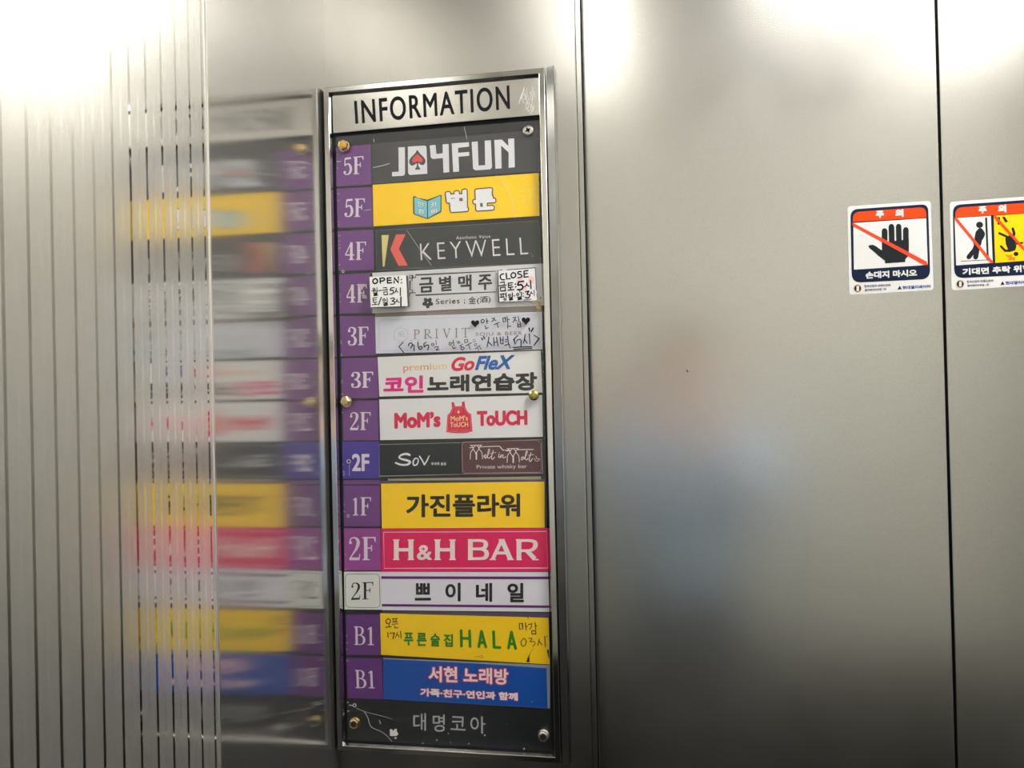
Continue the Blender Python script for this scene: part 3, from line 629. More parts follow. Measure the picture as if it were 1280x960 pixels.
# 8 two small plates in one slot
p = plate([(473.6, 555.4), (575.3, 553.2), (575.5, 593), (474.2, 595.4)], (14, 24, 26), 'small black name plate with white brush-written lettering, beside the small maroon plate')
def f(bm):
    A = lambda pts, w=None: stroke(bm, Z(420, 540, 9.14, [(x, y, z / 9.14) for x, y, z in pts]), 1, Y_, smooth=True)
    A([(840, 262, 26), (800, 250, 26), (745, 264, 22), (722, 292, 18), (760, 312, 22), (815, 325, 26), (845, 345, 26), (815, 372, 22), (745, 374, 22), (682, 352, 20)])
    A([(905, 300, 14), (882, 335, 16), (888, 378, 16), (922, 372, 16), (940, 335, 14), (932, 304, 12), (905, 300, 14)]); A([(955, 278, 16), (985, 325, 16), (1010, 374, 16)]); A([(1010, 374, 14), (1040, 325, 14), (1066, 268, 8)])
    text(bm, '무국적 술집', Z(420, 540, 9.14, rect(1088, 346, 1255, 380)), Y_, bold=0.02, spacing=1.1)
printed('lettering', p, paint(WHITE, 0.45), f)
printed('border', p, paint((150, 152, 142), 0.45), lambda bm: stroke(bm, [(575.4, 553.4), (473.8, 555.7), (474.3, 595.2), (575.4, 592.9)], .7, Y_))
p = plate([(576.5, 552.8), (677.8, 549.1), (678.8, 591.7), (577.2, 592.9)], (88, 54, 58), 'small maroon name plate with white script and the words Private whisky bar')
def f(bm):
    A = lambda pts, w=8, sm=True: stroke(bm, Z(565, 545, 10.24, pts), w / 10.24, Y_, smooth=sm)
    for dx, dy in ((0, 0), (472, 42)):
        B = lambda pts, w=8, sm=True: A([(x + dx, y + dy) for x, y in pts], w, sm)
        B([(232, 120), (380, 116)], 8, False); B([(225, 150), (270, 148)], 9, False)
        B([(245, 122), (272, 160), (240, 210), (234, 296)], 9); B([(300, 122), (272, 160), (298, 210), (312, 250)], 9); B([(312, 215), (312, 250), (312, 296)], 18)
        B([(318, 122), (345, 158), (318, 205), (312, 250)], 9); B([(372, 120), (345, 158), (382, 215), (390, 292)], 9)
    A([(345, 140), (600, 130), (612, 134), (652, 180), (672, 182), (740, 180)], 10, False); A([(830, 175), (1040, 172)], 10, False)
    A([(405, 255), (425, 268), (440, 250), (425, 238), (410, 262), (428, 285), (452, 268)], 10); A([(445, 275), (478, 200), (480, 170), (466, 180), (456, 262), (472, 285), (498, 262)], 9); A([(528, 185), (505, 270), (518, 298), (545, 270)], 10); A([(490, 228), (562, 208)], 7, False)
    A([(602, 232), (596, 272), (612, 270)], 9); disc(bm, 565 + 606 / 10.24, 545 + 214 / 10.24, .5, Y_)
    A([(625, 240), (622, 278), (640, 246), (656, 244), (650, 275), (672, 278), (692, 262)], 9)
    A([(905, 268), (888, 280), (890, 305), (908, 300), (912, 278), (905, 268), (925, 278)], 9); A([(925, 292), (962, 215), (960, 192), (948, 205), (936, 285), (955, 305), (975, 285)], 9); A([(1012, 215), (988, 295), (1002, 326), (1030, 290)], 10); A([(975, 252), (1048, 236)], 7, False)
    A([(1052, 285), (1072, 318), (1100, 320), (1125, 298)], 6); A([(1075, 255), (1085, 290), (1120, 292)], 7)
    text(bm, 'Private whisky bar', Z(565, 545, 10.24, [(315, 372), (958, 362), (958, 425), (315, 436)]), Y_, bold=-0.004)
printed('lettering', p, paint((232, 220, 218), 0.45), f)
def f(bm):
    r = Z(565, 545, 10.24, [(160, 78), (1090, 52), (1105, 72), (1140, 90), (1150, 430), (1120, 465), (165, 475), (135, 440), (128, 108), (160, 78)]); stroke(bm, r, .45, Y_)
    stroke(bm, [(576.7, 553.1), (677.6, 549.4), (678.5, 591.4), (577.4, 592.7)], .45, Y_)
printed('border', p, paint((176, 152, 146), 0.45), f)
# 9 yellow florist
p = plate([(476.3, 604.8), (680.3, 602.1), (680.8, 659.6), (477.4, 660.6)], (255, 212, 0), 'bright yellow name plate with five bold black Korean letters, above the hot pink plate')
printed('lettering', p, paint((26, 24, 18), 0.45), lambda bm: text(bm, '가진플라워', [(507.5, 618.2), (650.2, 616.9), (650.2, 645.9), (507.5, 646.8)], Y_, bold=0.034))
# 10 pink bar
p = plate([(476.3, 661.2), (685.7, 660.4), (687.6, 714), (476.9, 714.6)], (226, 0, 94), 'hot pink name plate with wide white serif capitals inside a thin pale border')
GW = {
 'H': [([(.16, .03), (.16, .97)], .23), ([(.84, .03), (.84, .97)], .23), ([(.16, .5), (.84, .5)], .16)] + [([(x - .15, y), (x + .15, y)], .06) for x in (.16, .84) for y in (.03, .97)],
 'A': [([(.50, .97), (.12, .03)], .17), ([(.50, .97), (.86, .03)], .23), ([(.28, .34), (.72, .34)], .14), ([(0, .03), (.26, .03)], .06), ([(.72, .03), (1, .03)], .06), ([(.36, .97), (.62, .97)], .06)],
 'B': [([(.14, .03), (.14, .97)], .23), ([(.02, .97), (.25, .97)], .06), ([(.02, .03), (.25, .03)], .06), ([(.14, .93, .13), (.62, .93, .13), (.82, .86, .18), (.86, .72, .22), (.78, .58, .17), (.60, .54, .13), (.14, .53, .13)], 1), ([(.14, .53, .13), (.65, .52, .13), (.86, .42, .19), (.90, .27, .22), (.82, .12, .18), (.62, .07, .13), (.14, .07, .13)], 1)],
 'R': [([(.14, .03), (.14, .97)], .23), ([(.0, .97), (.25, .97)], .06), ([(.03, .03), (.27, .03)], .06), ([(.14, .93, .13), (.62, .93, .13), (.84, .85, .19), (.86, .68, .22), (.76, .53, .17), (.58, .46, .13), (.14, .45, .13)], 1), ([(.48, .46, .2), (.84, .06, .22)], 1), ([(.74, .03), (1, .03)], .06)],
}
def f(bm):
    for ch, q in (('H', rect(491.1, 674.2, 517.9, 700.1)), ('H', rect(542.5, 674.2, 570.1, 700.1)), ('B', rect(584.3, 673.9, 611, 700.1)), ('A', rect(612.1, 673.9, 642.5, 700.1)), ('R', rect(644.7, 673.9, 673.2, 700.3))):
        for pts, w in GW[ch]:
            H = 26.0; pts = [(x[0], x[1], (x[2] if len(x) > 2 else w)) for x in pts]
            if w == 1 and len(pts) > 2: pts = spline(pts)
            stroke(bm, [bil(q, x, y) + (z * H,) for x, y, z in pts], 1, Y_, cap=False)
    text(bm, '&', rect(521.2, 681.3, 539.8, 700.1), Y_, bold=0.035)
printed('lettering', p, paint((240, 226, 222), 0.45), f)
printed('border', p, paint((244, 170, 196), 0.45), lambda bm: stroke(bm, [(479.4, 665.3), (683.4, 664.3), (684.6, 710), (480.4, 710.4), (479.4, 665.3)], 1.0, Y_, cap=False))
# 11 white nail salon
p = plate([(476.3, 714.9), (685.2, 715.2), (686.8, 764.8), (477.4, 762.7)], (226, 224, 234), 'white name plate with four spaced black Korean letters between two purple lines')
def f(bm):
    for ch, q in (('쁘', rect(518.5, 728.9, 538.7, 750.7)), ('이', rect(556.7, 728.4, 575.8, 751.8)), ('네', rect(594.9, 728.6, 615.2, 752.4)), ('일', rect(634.3, 728.6, 654.8, 752.9))): text(bm, ch, q, Y_, bold=0.034)
printed('lettering', p, paint((16, 17, 20), 0.45), f)
def f(bm):
    flat(bm, [(476.6, 720.3), (685.5, 720.7), (685.6, 724.1), (476.7, 723.6)], Y_); flat(bm, [(477.3, 755.0), (686.5, 756.8), (686.6, 759.9), (477.4, 758)], Y_)
printed('border', p, paint((94, 24, 106), 0.45), f)
# 12 yellow hala
p = plate([(475.2, 766.8), (685.7, 772.5), (687.2, 830.5), (476.3, 818.5)], (250, 210, 0), 'yellow name plate with green lettering and handwritten hours at both ends')
def f(bm):
    for ch, q in (('푸', (775, 325, 885, 475)), ('른', (922, 330, 1035, 480)), ('술', (1078, 335, 1188, 486))): text(bm, ch, Z(420, 755, 9.14, rect(*q)), Y_, bold=0.036)
    text(bm, '집', [(554.6, 792.2), (566.2, 792.6), (566.2, 808.8), (554.6, 808.4)], Y_, bold=0.036)
    A = lambda *ls: [stroke(bm, Z(555, 755, 9.14, l), 3.5, Y_, cap=True) for l in ls]
    A([(196, 303), (200, 482)], [(292, 306), (298, 486)], [(200, 392), (295, 394)])
    A([(428, 312), (398, 488)], [(428, 312), (478, 492)], [(408, 440), (462, 442)])
    A([(566, 316), (572, 494)], [(572, 494), (640, 498)])
    A([(770, 320), (737, 504)], [(770, 320), (818, 508)], [(750, 455), (802, 458)])
printed('lettering', p, paint((28, 132, 22), 0.45), f)
def f(bm):
    A = lambda pts, w=1.0, sm=False: stroke(bm, Z(420, 755, 9.14, pts), w, Y_, smooth=sm); B = lambda pts, w=.9, sm=False: stroke(bm, Z(555, 755, 9.14, pts), w, Y_, smooth=sm)
    A([(600, 165), (572, 190), (580, 222), (612, 220), (622, 190), (600, 165)], 1.2, True); A([(606, 225), (606, 258)]); A([(566, 266), (630, 258)], 1.2)
    A([(640, 170), (700, 165)]); A([(655, 172), (660, 205)]); A([(690, 168), (680, 205)]); A([(645, 208), (705, 200)]); A([(640, 232), (708, 226)]); A([(668, 245), (672, 275), (708, 270)])
    A([(590, 325), (596, 382)], 1.2); A([(615, 335), (665, 328), (652, 398)], 1.2); A([(700, 325), (690, 360), (680, 385)]); A([(700, 345), (722, 375)]); A([(738, 312), (744, 390)], 1.2)
printed('opening_hours', p, paint((38, 20, 18), 0.5), f)
def f(bm):
    B = lambda pts, w=1.15, sm=False: stroke(bm, Z(555, 755, 9.14, pts), w, Y_, smooth=sm)
    B([(860, 225), (865, 285)]); B([(860, 225), (895, 220), (900, 285), (862, 288)]); B([(930, 215), (938, 298)]); B([(935, 258), (955, 255)])
    B([(965, 235), (1005, 225), (1000, 260), (980, 290)]); B([(1040, 212), (1048, 290)]); B([(1045, 250), (1062, 248)]); B([(1000, 308), (1048, 305), (1050, 340), (1005, 344), (1000, 308)])
    B([(905, 398), (882, 430), (890, 475), (925, 472), (940, 430), (920, 395), (905, 398)], 1.0, True); B([(970, 392), (1005, 395), (985, 430), (1030, 430), (1040, 455), (1015, 484)], 1.0, True)
    B([(1090, 400), (1080, 440), (1072, 472)]); B([(1088, 425), (1118, 468)]); B([(1150, 370), (1158, 488)]); B([(1180, 360), (1170, 385)], .6)
printed('closing_hours', p, paint((38, 20, 18), 0.5), f)
def f(bm):
    flat(bm, Z(555, 755, 9.14, [(992, 548), (975, 600), (978, 664), (940, 664), (955, 615)]), Y_); stroke(bm, Z(555, 755, 9.14, [(992, 548), (1030, 505)]), .35, Y_)
M_tear = paint((34, 30, 22), 0.6)
printed('tear', p, M_tear, f)['label'] = 'dark torn slit'
printed('tear', p, M_tear, lambda bm: flat(bm, Z(555, 755, 9.14, [(1175, 525), (1198, 520), (1202, 625), (1190, 600)]), Y_))
printed('crease', p, M_tear, lambda bm: (stroke(bm, Z(555, 755, 9.14, [(355, 605), (440, 590), (450, 620)]), .45, Y_), stroke(bm, Z(555, 755, 9.14, [(400, 618), (450, 612)]), .4, Y_)))
printed('crease', p, M_tear, lambda bm: stroke(bm, Z(555, 755, 9.14, [(950, 140), (966, 175)]), .6, Y_))
# 13 blue singing room
p = plate([(479, 822.8), (687.5, 831.7), (687.5, 885.6), (479.4, 873.8)], (152, 160, 172), 'blue name plate with white red-edged Korean lettering in two lines, lowest plate')
printed('print_panel', p, paint((0, 78, 170), 0.4), lambda bm: flat(bm, [(479, 823.6), (600, 829.6), (683.2, 835.2), (684.4, 885.2), (479.4, 873.8)], Y_))
def f(bm):
    for s, q in (('서현 노래방', [(535.8, 832.4), (635.4, 836), (635.4, 856), (535.8, 852.2)]), ('가족·친구·연인과 함께', [(525.4, 860), (647.2, 866), (647.2, 876), (525.4, 870.2)])):
        g = .03 if len(s) < 8 else .05
        text(bm, s, q, Y_ - .0001, 1, bold=g + .055, grow=g); text(bm, s, q, Y_ - .0002, 0, bold=g)
printed('lettering', p, [paint((248, 232, 236), 0.45), paint((204, 30, 60), 0.45)], f)

# ------------------------------------------------------------------ handwriting on the cover and the paper note
INK = paint((24, 26, 30), 0.5)
YNF = YACF - 0.0085
o = sheet('paper_note', [(461.8, 346.2), (507.4, 343.8), (509.6, 382.6), (463.4, 384)], paint((232, 232, 230), 0.6), YNF, YACF - 0.0001)
o.data.materials.append(paint((74, 74, 76), 0.7))
for pf in list(o.data.polygons)[1:]: pf.material_index = 1            # the grey foam pad behind the paper
tag(o, 'small white handwritten OPEN hours note stuck over the cover, overlapping the 4F tile', 'paper note')
YN = YNF - 0.00015
def f(bm):
    A = lambda pts, w=1.15, sm=False: stroke(bm, Z(420, 335, 12.8, pts), w * 1.25, YN, smooth=sm)
    A([(630, 168), (596, 190), (592, 225), (615, 248), (655, 235), (662, 195), (630, 168)], 1.4, True)
    A([(705, 165), (708, 240)], 1.4); A([(702, 165), (760, 160), (778, 182), (755, 205), (710, 210)], 1.4, True)
    A([(820, 160), (825, 242)], 1.4); A([(820, 162), (880, 155)], 1.4); A([(822, 200), (880, 194)], 1.4); A([(825, 242), (890, 235)], 1.4)
    A([(932, 240), (930, 155), (1000, 236), (998, 142)], 1.4); disc(bm, 420 + 1047 / 12.8, 335 + 185 / 12.8, .9, YN); disc(bm, 420 + 1047 / 12.8, 335 + 235 / 12.8, .9, YN)
    A([(608, 318), (588, 335), (605, 352), (625, 338), (608, 318)], .8, True); A([(570, 368), (640, 356)], .8); A([(605, 365), (605, 390)], .8); A([(655, 310), (658, 390)], .8); A([(630, 375), (655, 372)], .7)
    A([(600, 402), (660, 396), (658, 415), (605, 420), (605, 440), (668, 434)], .9)
    A([(680, 362), (720, 358)], 1.0); A([(755, 318), (810, 312), (805, 350)], .9); A([(738, 358), (828, 348)], .9); A([(765, 385), (822, 380), (825, 425), (768, 430), (765, 385)], .9)
    A([(878, 320), (930, 312)], 1.0); A([(880, 320), (868, 358), (905, 355), (920, 380), (905, 412), (862, 418)], 1.1, True)
    A([(965, 325), (955, 370), (938, 395)], .9); A([(960, 355), (990, 390)], .9); A([(1030, 318), (1028, 440)], 1.1)
    A([(592, 480), (655, 474)], .9); A([(592, 480), (596, 550)], .9); A([(596, 515), (648, 508)], .9); A([(598, 550), (655, 545)], .9); A([(625, 550), (625, 580)], .9); A([(575, 590), (660, 580)], .9)
    A([(725, 470), (680, 590)], 1.1); A([(770, 490), (748, 508), (762, 530), (790, 515), (770, 490)], .9, True); A([(818, 480), (820, 545)], .9)
    A([(755, 558), (825, 552), (822, 572), (762, 578), (765, 600), (830, 592)], .9)
    A([(875, 490), (920, 480), (935, 500), (900, 528), (935, 540), (930, 575), (872, 580)], 1.1, True); A([(978, 495), (968, 530), (950, 548)], .9); A([(972, 520), (1008, 552)], .9); A([(1038, 465), (1038, 605)], 1.4)
printed('handwriting', o, INK, f)
o2 = sheet('paper_note', [(622, 338), (669.8, 334.8), (671.4, 375.4), (623.3, 377.4)], paint((222, 220, 222), 0.6), YACF - 0.0004, YACF - 0.0001)
tag(o2, 'white handwritten CLOSE hours note with an inked border, near the right frame edge', 'paper note')
YN2 = YACF - 0.0006
def f(bm):
    A = lambda pts, w=1.1, sm=False: stroke(bm, Z(590, 325, 12.8, pts), w * 1.25, YN2, smooth=sm)
    A([(505, 220), (465, 235), (452, 270), (475, 312), (520, 315)], 1.3, True); A([(548, 212), (555, 305), (608, 298)], 1.3)
    A([(655, 200), (625, 235), (640, 282), (690, 270), (695, 220), (655, 200)], 1.3, True); A([(785, 185), (740, 190), (740, 222), (785, 235), (795, 270), (735, 285)], 1.3, True)
    A([(832, 178), (835, 275)], 1.3); A([(832, 178), (895, 168)], 1.3); A([(835, 222), (885, 215)], 1.3); A([(838, 275), (900, 268)], 1.3)
    A([(452, 360), (520, 352), (512, 400)]); A([(438, 412), (545, 400)]); A([(455, 440), (530, 430), (535, 490), (460, 498), (455, 440)])
    A([(580, 370), (650, 362)]); A([(580, 370), (585, 440), (655, 430)]); A([(585, 405), (640, 398)]); A([(618, 440), (620, 475)]); A([(575, 485), (672, 472)])
    disc(bm, 590 + 695 / 12.8, 325 + 385 / 12.8, 1.0, YN2); disc(bm, 590 + 700 / 12.8, 325 + 430 / 12.8, 1.0, YN2)
    A([(745, 350), (825, 340)], 1.6); A([(748, 350), (735, 400), (785, 395), (815, 430), (790, 470), (730, 475)], 1.7, True)
    A([(880, 370), (865, 410), (840, 430)]); A([(872, 395), (912, 420)]); A([(935, 325), (945, 460)], 1.2)
    A([(450, 548), (520, 538)]); A([(465, 550), (470, 590)]); A([(500, 545), (498, 585)]); A([(450, 598), (515, 590)]); A([(545, 525), (548, 595)]); A([(525, 555), (545, 552)], .7); A([(525, 615), (508, 630), (530, 645), (550, 628), (525, 615)], .9, True)
    A([(600, 545), (582, 560), (600, 580), (620, 562), (600, 545)], .9, True); A([(645, 528), (648, 585)]); A([(590, 600), (648, 594), (648, 612), (595, 622), (595, 640), (655, 632)], .9)
    disc(bm, 590 + 680 / 12.8, 325 + 572 / 12.8, .8, YN2)
    A([(735, 530), (712, 550), (732, 570), (752, 550), (735, 530)], .9, True); A([(790, 515), (792, 580)]); A([(725, 595), (790, 588), (790, 605), (732, 615), (735, 632), (800, 625)], .9); A([(765, 478), (768, 520)], .9)
    disc(bm, 590 + 820 / 12.8, 325 + 535 / 12.8, .8, YN2); disc(bm, 590 + 822 / 12.8, 325 + 580 / 12.8, .8, YN2)
    A([(855, 510), (910, 500), (880, 545), (925, 560), (905, 602), (850, 600)], 1.3, True); A([(950, 505), (935, 545)], .9); A([(945, 525), (972, 540)], .9); A([(992, 480), (998, 575)], .7)
printed('handwriting', o2, INK, f)
def f(bm):
    A = lambda pts, w=.8: stroke(bm, Z(590, 325, 12.8, pts), w, YN2)
    A([(515, 668), (428, 672), (412, 165), (480, 160)], 1.0); A([(560, 157), (1015, 124), (1030, 480)], .9); A([(830, 640), (950, 625)], .9); A([(1035, 540), (1040, 590)], .6)
printed('border', o2, paint((66, 72, 78), 0.5), f)
o2p = printed('stain', o2, paint((226, 190, 186), 0.6), lambda bm: (disc(bm, 651, 352, 5, YN2 + .0001, 0, 9, 4), disc(bm, 664, 350, 4, YN2 + .0001, 0, 9, 5), disc(bm, 655, 361, 3.5, YN2 + .0001, 0, 8, 3)))
def f(bm):
    A = lambda pts, w=.8, sm=False: stroke(bm, Z(580, 380, 11.636, pts), w * 1.35, YMARK, smooth=sm); B = lambda pts, w=.8, sm=False: stroke(bm, Z(490, 385, 12.8, pts), w * 1.35, YMARK, smooth=sm)
    for cx, cy, s in ((162, 285, 60), (900, 245, 62)):
        h = [(cx + s * 1.0 * (16 * math.sin(t) ** 3) / 16, cy - s * (13 * math.cos(t) - 5 * math.cos(2 * t) - 2 * math.cos(3 * t) - math.cos(4 * t)) / 16 - 4) for t in [k * math.pi / 14 for k in range(28)]]
        flat(bm, Z(580, 380, 11.636, h), YMARK)
    A([(265, 222), (247, 248), (262, 275), (290, 262), (292, 235), (265, 222)], .8, True); A([(325, 210), (335, 285)]); A([(335, 248), (352, 245)]); A([(308, 315), (318, 362), (352, 340)])
    A([(405, 212), (445, 205), (430, 235), (402, 255)]); A([(430, 228), (465, 238)]); A([(440, 300), (512, 268)]); A([(478, 285), (498, 340)])
    A([(565, 205), (572, 262)]); A([(562, 208), (600, 195), (608, 255), (572, 262)]); A([(625, 182), (638, 272)]); A([(632, 230), (660, 220)]); A([(638, 285), (635, 352)]); A([(636, 318), (682, 325)])
    A([(710, 200), (752, 192), (735, 230), (712, 265)]); A([(735, 225), (768, 248)]); A([(788, 182), (800, 258)]); A([(780, 270), (782, 335)]); A([(815, 262), (825, 330)]); A([(782, 305), (822, 298)]); A([(782, 335), (826, 332)])
    A([(945, 350), (955, 388)], 1.3); A([(1005, 352), (980, 398)], 1.3)
    A([(255, 495), (270, 522)], 1.1); A([(285, 475), (300, 505)], 1.1)
    A([(362, 480), (350, 560), (335, 622)], .9); A([(348, 548), (408, 602)], .9); A([(430, 490), (440, 608)], .9); A([(440, 560), (470, 552)]); A([(472, 485), (495, 612)], .9)
    A([(525, 480), (535, 575)], .9); A([(570, 478), (568, 580)]); A([(530, 525), (570, 520)]); A([(535, 575), (570, 578)]); A([(600, 520), (622, 515)]); A([(600, 550), (622, 545)]); A([(632, 465), (645, 575)], .9); A([(595, 602), (655, 585), (672, 642)], .9)
    A([(780, 460), (738, 500), (725, 510), (745, 585), (775, 525), (815, 510), (832, 540), (828, 620)], .9); A([(890, 440), (880, 510), (865, 570)], .9); A([(878, 510), (920, 572)], .9); A([(950, 432), (958, 580)], .9)
    A([(715, 632), (985, 620)], 1.0); A([(722, 660), (985, 645)], 1.0); A([(1018, 455), (1092, 500), (1018, 602)], .9)
    B([(180, 545), (112, 618), (188, 715)], .8); B([(262, 605), (275, 570), (310, 560), (325, 590), (300, 645)], .9, True); B([(300, 640), (322, 600), (352, 600), (352, 685)], .9, True)
    disc(bm, 490 + 305 / 12.8, 385 + 520 / 12.8, .6, YMARK); disc(bm, 490 + 422 / 12.8, 385 + 514 / 12.8, .6, YMARK)
    B([(415, 545), (420, 620), (445, 662), (480, 640), (465, 612), (425, 635)], .9, True); B([(510, 570), (515, 625)]); B([(512, 570), (548, 545)]); B([(515, 625), (560, 590), (588, 610), (570, 672)], .9, True)
    B([(655, 560), (632, 580), (645, 605), (672, 590), (655, 560)], .6, True); B([(700, 520), (712, 590)], .6); B([(680, 632), (730, 615), (738, 640), (705, 672), (758, 668)], .7, True)
    B([(925, 545), (910, 570), (928, 598), (948, 575), (925, 545)], .6, True); B([(950, 560), (975, 552)], .5); B([(978, 515), (992, 605)], .7); B([(962, 612), (985, 650), (1025, 630)], .8)
    B([(1030, 540), (1075, 530), (1050, 575)], .6); B([(1055, 555), (1095, 560)], .6); B([(1075, 612), (1130, 578)], .6); B([(1100, 600), (1110, 630)], .6); B([(1120, 622), (1100, 650), (1130, 672), (1155, 640), (1120, 622)], .7, True)
    B([(1160, 510), (1165, 555), (1215, 545), (1205, 500), (1160, 510)], .6); B([(1180, 608), (1270, 555)], .7); B([(1225, 590), (1250, 660)], .7)
    A([(128, 525), (155, 512)], .5); A([(132, 550), (172, 535)], .5); A([(165, 570), (148, 595), (172, 610), (185, 585), (165, 570)], .5, True); A([(160, 655), (235, 600)], .6); A([(195, 640), (215, 675)], .6); A([(225, 620), (250, 660)], .6)
o = on_cover('handwriting', f, INK); o['label'] = 'black pen writing and two hearts'

# ------------------------------------------------------------------ warning stickers on the doors
YS = DY - 0.0006; YSP = DY - 0.0008
SW = paint((192, 192, 190), 0.4); NAVY = paint((10, 22, 46), 0.4); ORANGE = paint((228, 60, 8), 0.4); SBLACK = paint((22, 27, 30), 0.4); SRED = paint((212, 62, 34), 0.4); SBLUE = paint((44, 62, 132), 0.45); SYEL = paint((222, 176, 0), 0.4); SGOLD = paint((196, 168, 116), 0.4); SGREY = paint((44, 48, 74), 0.5); SREDDISH = paint((236, 110, 30), 0.4)
SM = [SW, NAVY, ORANGE, SBLACK, SRED, SBLUE, SYEL, SGOLD, SGREY, SREDDISH]
def footer(bm, T, k):
    disc(bm, *T((157, 857))[:2], 5.4, YSP, 7); disc(bm, *T((157, 857))[:2], 4.3, YSP - .0001, 1)
    text(bm, '1', [T(p) for p in ((147, 835), (170, 834), (170, 880), (147, 881))], YSP - .0002, 0, bold=0.03)
    text(bm, '한국산업의 브랜드파워', [T(p) for p in ((214, 826), (446, 815), (447, 838), (215, 850))], YSP, 8, bold=0.02)
    text(bm, '엘리베이터부문 1위', [T(p) for p in ((218, 862), (410, 852), (411, 874), (219, 884))], YSP, 8, bold=0.02)
    flat(bm, [T(p) for p in ((510, 866), (530, 832), (549, 863))], YSP, 3)
    text(bm, '현대엘리베이터', [T(p) for p in ((556, 834), (803, 822), (804, 852), (557, 864))], YSP, 5, bold=0.035)
def body(bm, T):
    out = [T(p) for p in ((92, 155), (783, 107), (803, 772), (106, 806))]
    flat(bm, rounded(out, [10, 9, 12, 12], 8), YSP, 1)
    flat(bm, rounded([T(p) for p in ((114, 180), (762, 134), (767, 226), (116, 265))], [9, 8, 0, 0], 8), YSP - .0001, 2)
    stroke(bm, [T(p) for p in ((109, 268), (771, 228))], .5, YSP - .0002, 3, cap=False)
    text(bm, '주', [T(p) for p in ((318, 168), (390, 164), (392, 228), (318, 232))], YSP - .0002, 0, bold=0.07)
    text(bm, '의', [T(p) for p in ((490, 155), (563, 151), (565, 220), (492, 224))], YSP - .0002, 0, bold=0.07)
# first sticker: keep hands off
T1 = lambda p: (1050 + p[0] / 7.108, 240 + p[1] / 7.108)
st = sheet('warning_sticker', [T1(p) for p in ((65, 128), (805, 78), (832, 870), (82, 914))], SW, YS, DY, r=4.2)
tag(st, 'warning sticker with a crossed-out black raised hand, beside the lift door seam', 'sticker', 'door warning stickers')
def f(bm):
    body(bm, T1); flat(bm, [T1(p) for p in ((118, 276), (766, 233), (780, 648), (124, 690))], YSP - .0001, 0)
    text(bm, '손대지 마시오', [T1(p) for p in ((226, 708), (683, 686), (685, 748), (228, 772))], YSP - .0002, 0, bold=0.055)
    footer(bm, T1, 0)
printed('print', st, SM, f)
def f(bm):
    H = lambda pts, w: stroke(bm, [T1(p) for p in pts], w / 7.108, YSP - .0002, 3)
    H([(396, 346), (398, 520)], 51); H([(457, 308), (462, 520)], 51); H([(521, 306), (526, 520)], 49); H([(585, 336), (586, 520)], 50)
    flat(bm, [T1(p) for p in ((370, 510), (372, 520), (612, 500), (611, 562), (580, 600), (580, 622), (402, 634), (398, 606), (330, 560))], YSP - .0002, 3)
    flat(bm, [T1(p) for p in ((375, 460), (430, 440), (612, 420), (612, 510), (372, 530))], YSP - .0002, 3)
    flat(bm, [T1(p) for p in ((250, 480), (270, 470), (296, 470), (320, 482), (376, 522), (410, 560), (402, 612), (360, 582), (300, 530), (262, 500))], YSP - .0002, 3)
    stroke(bm, [T1(p) for p in ((414, 360), (432, 450))], .3, YSP - .0003, 0) if False else None
printed('hand_pictogram', st, SM, f)
printed('slash', st, SRED, lambda bm: flat(bm, [T1(p) for p in ((112, 272), (770, 618), (782, 648), (752, 650), (110, 298))], YSP - .0004))
# second sticker: leaning and falling
T2 = lambda p: (1180 + p[0] / 6.86, 235 + p[1] / 6.86)
K2 = 0.9651; T2b = lambda p: (1187 + (p[0] - 65) / 7.05 + 0.2, 252.4 + (p[1] - 128) / 7.108 * 1.0)
st = sheet('warning_sticker', [T2b(p) for p in ((65, 128), (805, 76), (832, 868), (82, 914))], SW, YS, DY, r=4.2)
tag(st, 'warning sticker with a leaning figure and a yellow panel with a falling figure', 'sticker', 'door warning stickers')
def f(bm):
    body(bm, T2b)
    flat(bm, [T2(p) for p in ((90, 258), (402, 238), (418, 642), (104, 664))], YSP - .0001, 0)
    flat(bm, [T2(p) for p in ((426, 238), (757, 216), (770, 618), (440, 642))], YSP - .0001, 6)
    text(bm, '기대면 추락 위험', [T2(p) for p in ((158, 690), (742, 655), (744, 718), (160, 748))], YSP - .0002, 0, bold=0.055)
    footer(bm, T2b, 0)
printed('print', st, SM, f)
def f(bm):
    H = lambda pts, w, m=3, sm=False: stroke(bm, [T2(p) for p in pts], w / 6.86, YSP - .0002, m, smooth=sm)
    disc(bm, *T2((305, 316)), 30 / 6.86, YSP - .0002, 3, 20, 27 / 6.86)
    H([(298, 385), (290, 430), (282, 480)], 56); H([(310, 365), (328, 395), (312, 430)], 46, 3, True); H([(308, 430), (300, 480)], 40); H([(285, 470), (262, 530), (212, 592)], 40); H([(290, 480), (280, 540), (272, 592)], 44)
    flat(bm, [T2(p) for p in ((352, 254), (370, 252), (384, 612), (368, 614))], YSP - .0002, 3); H([(146, 628), (382, 616)], 5)
printed('leaning_pictogram', st, SM, f)
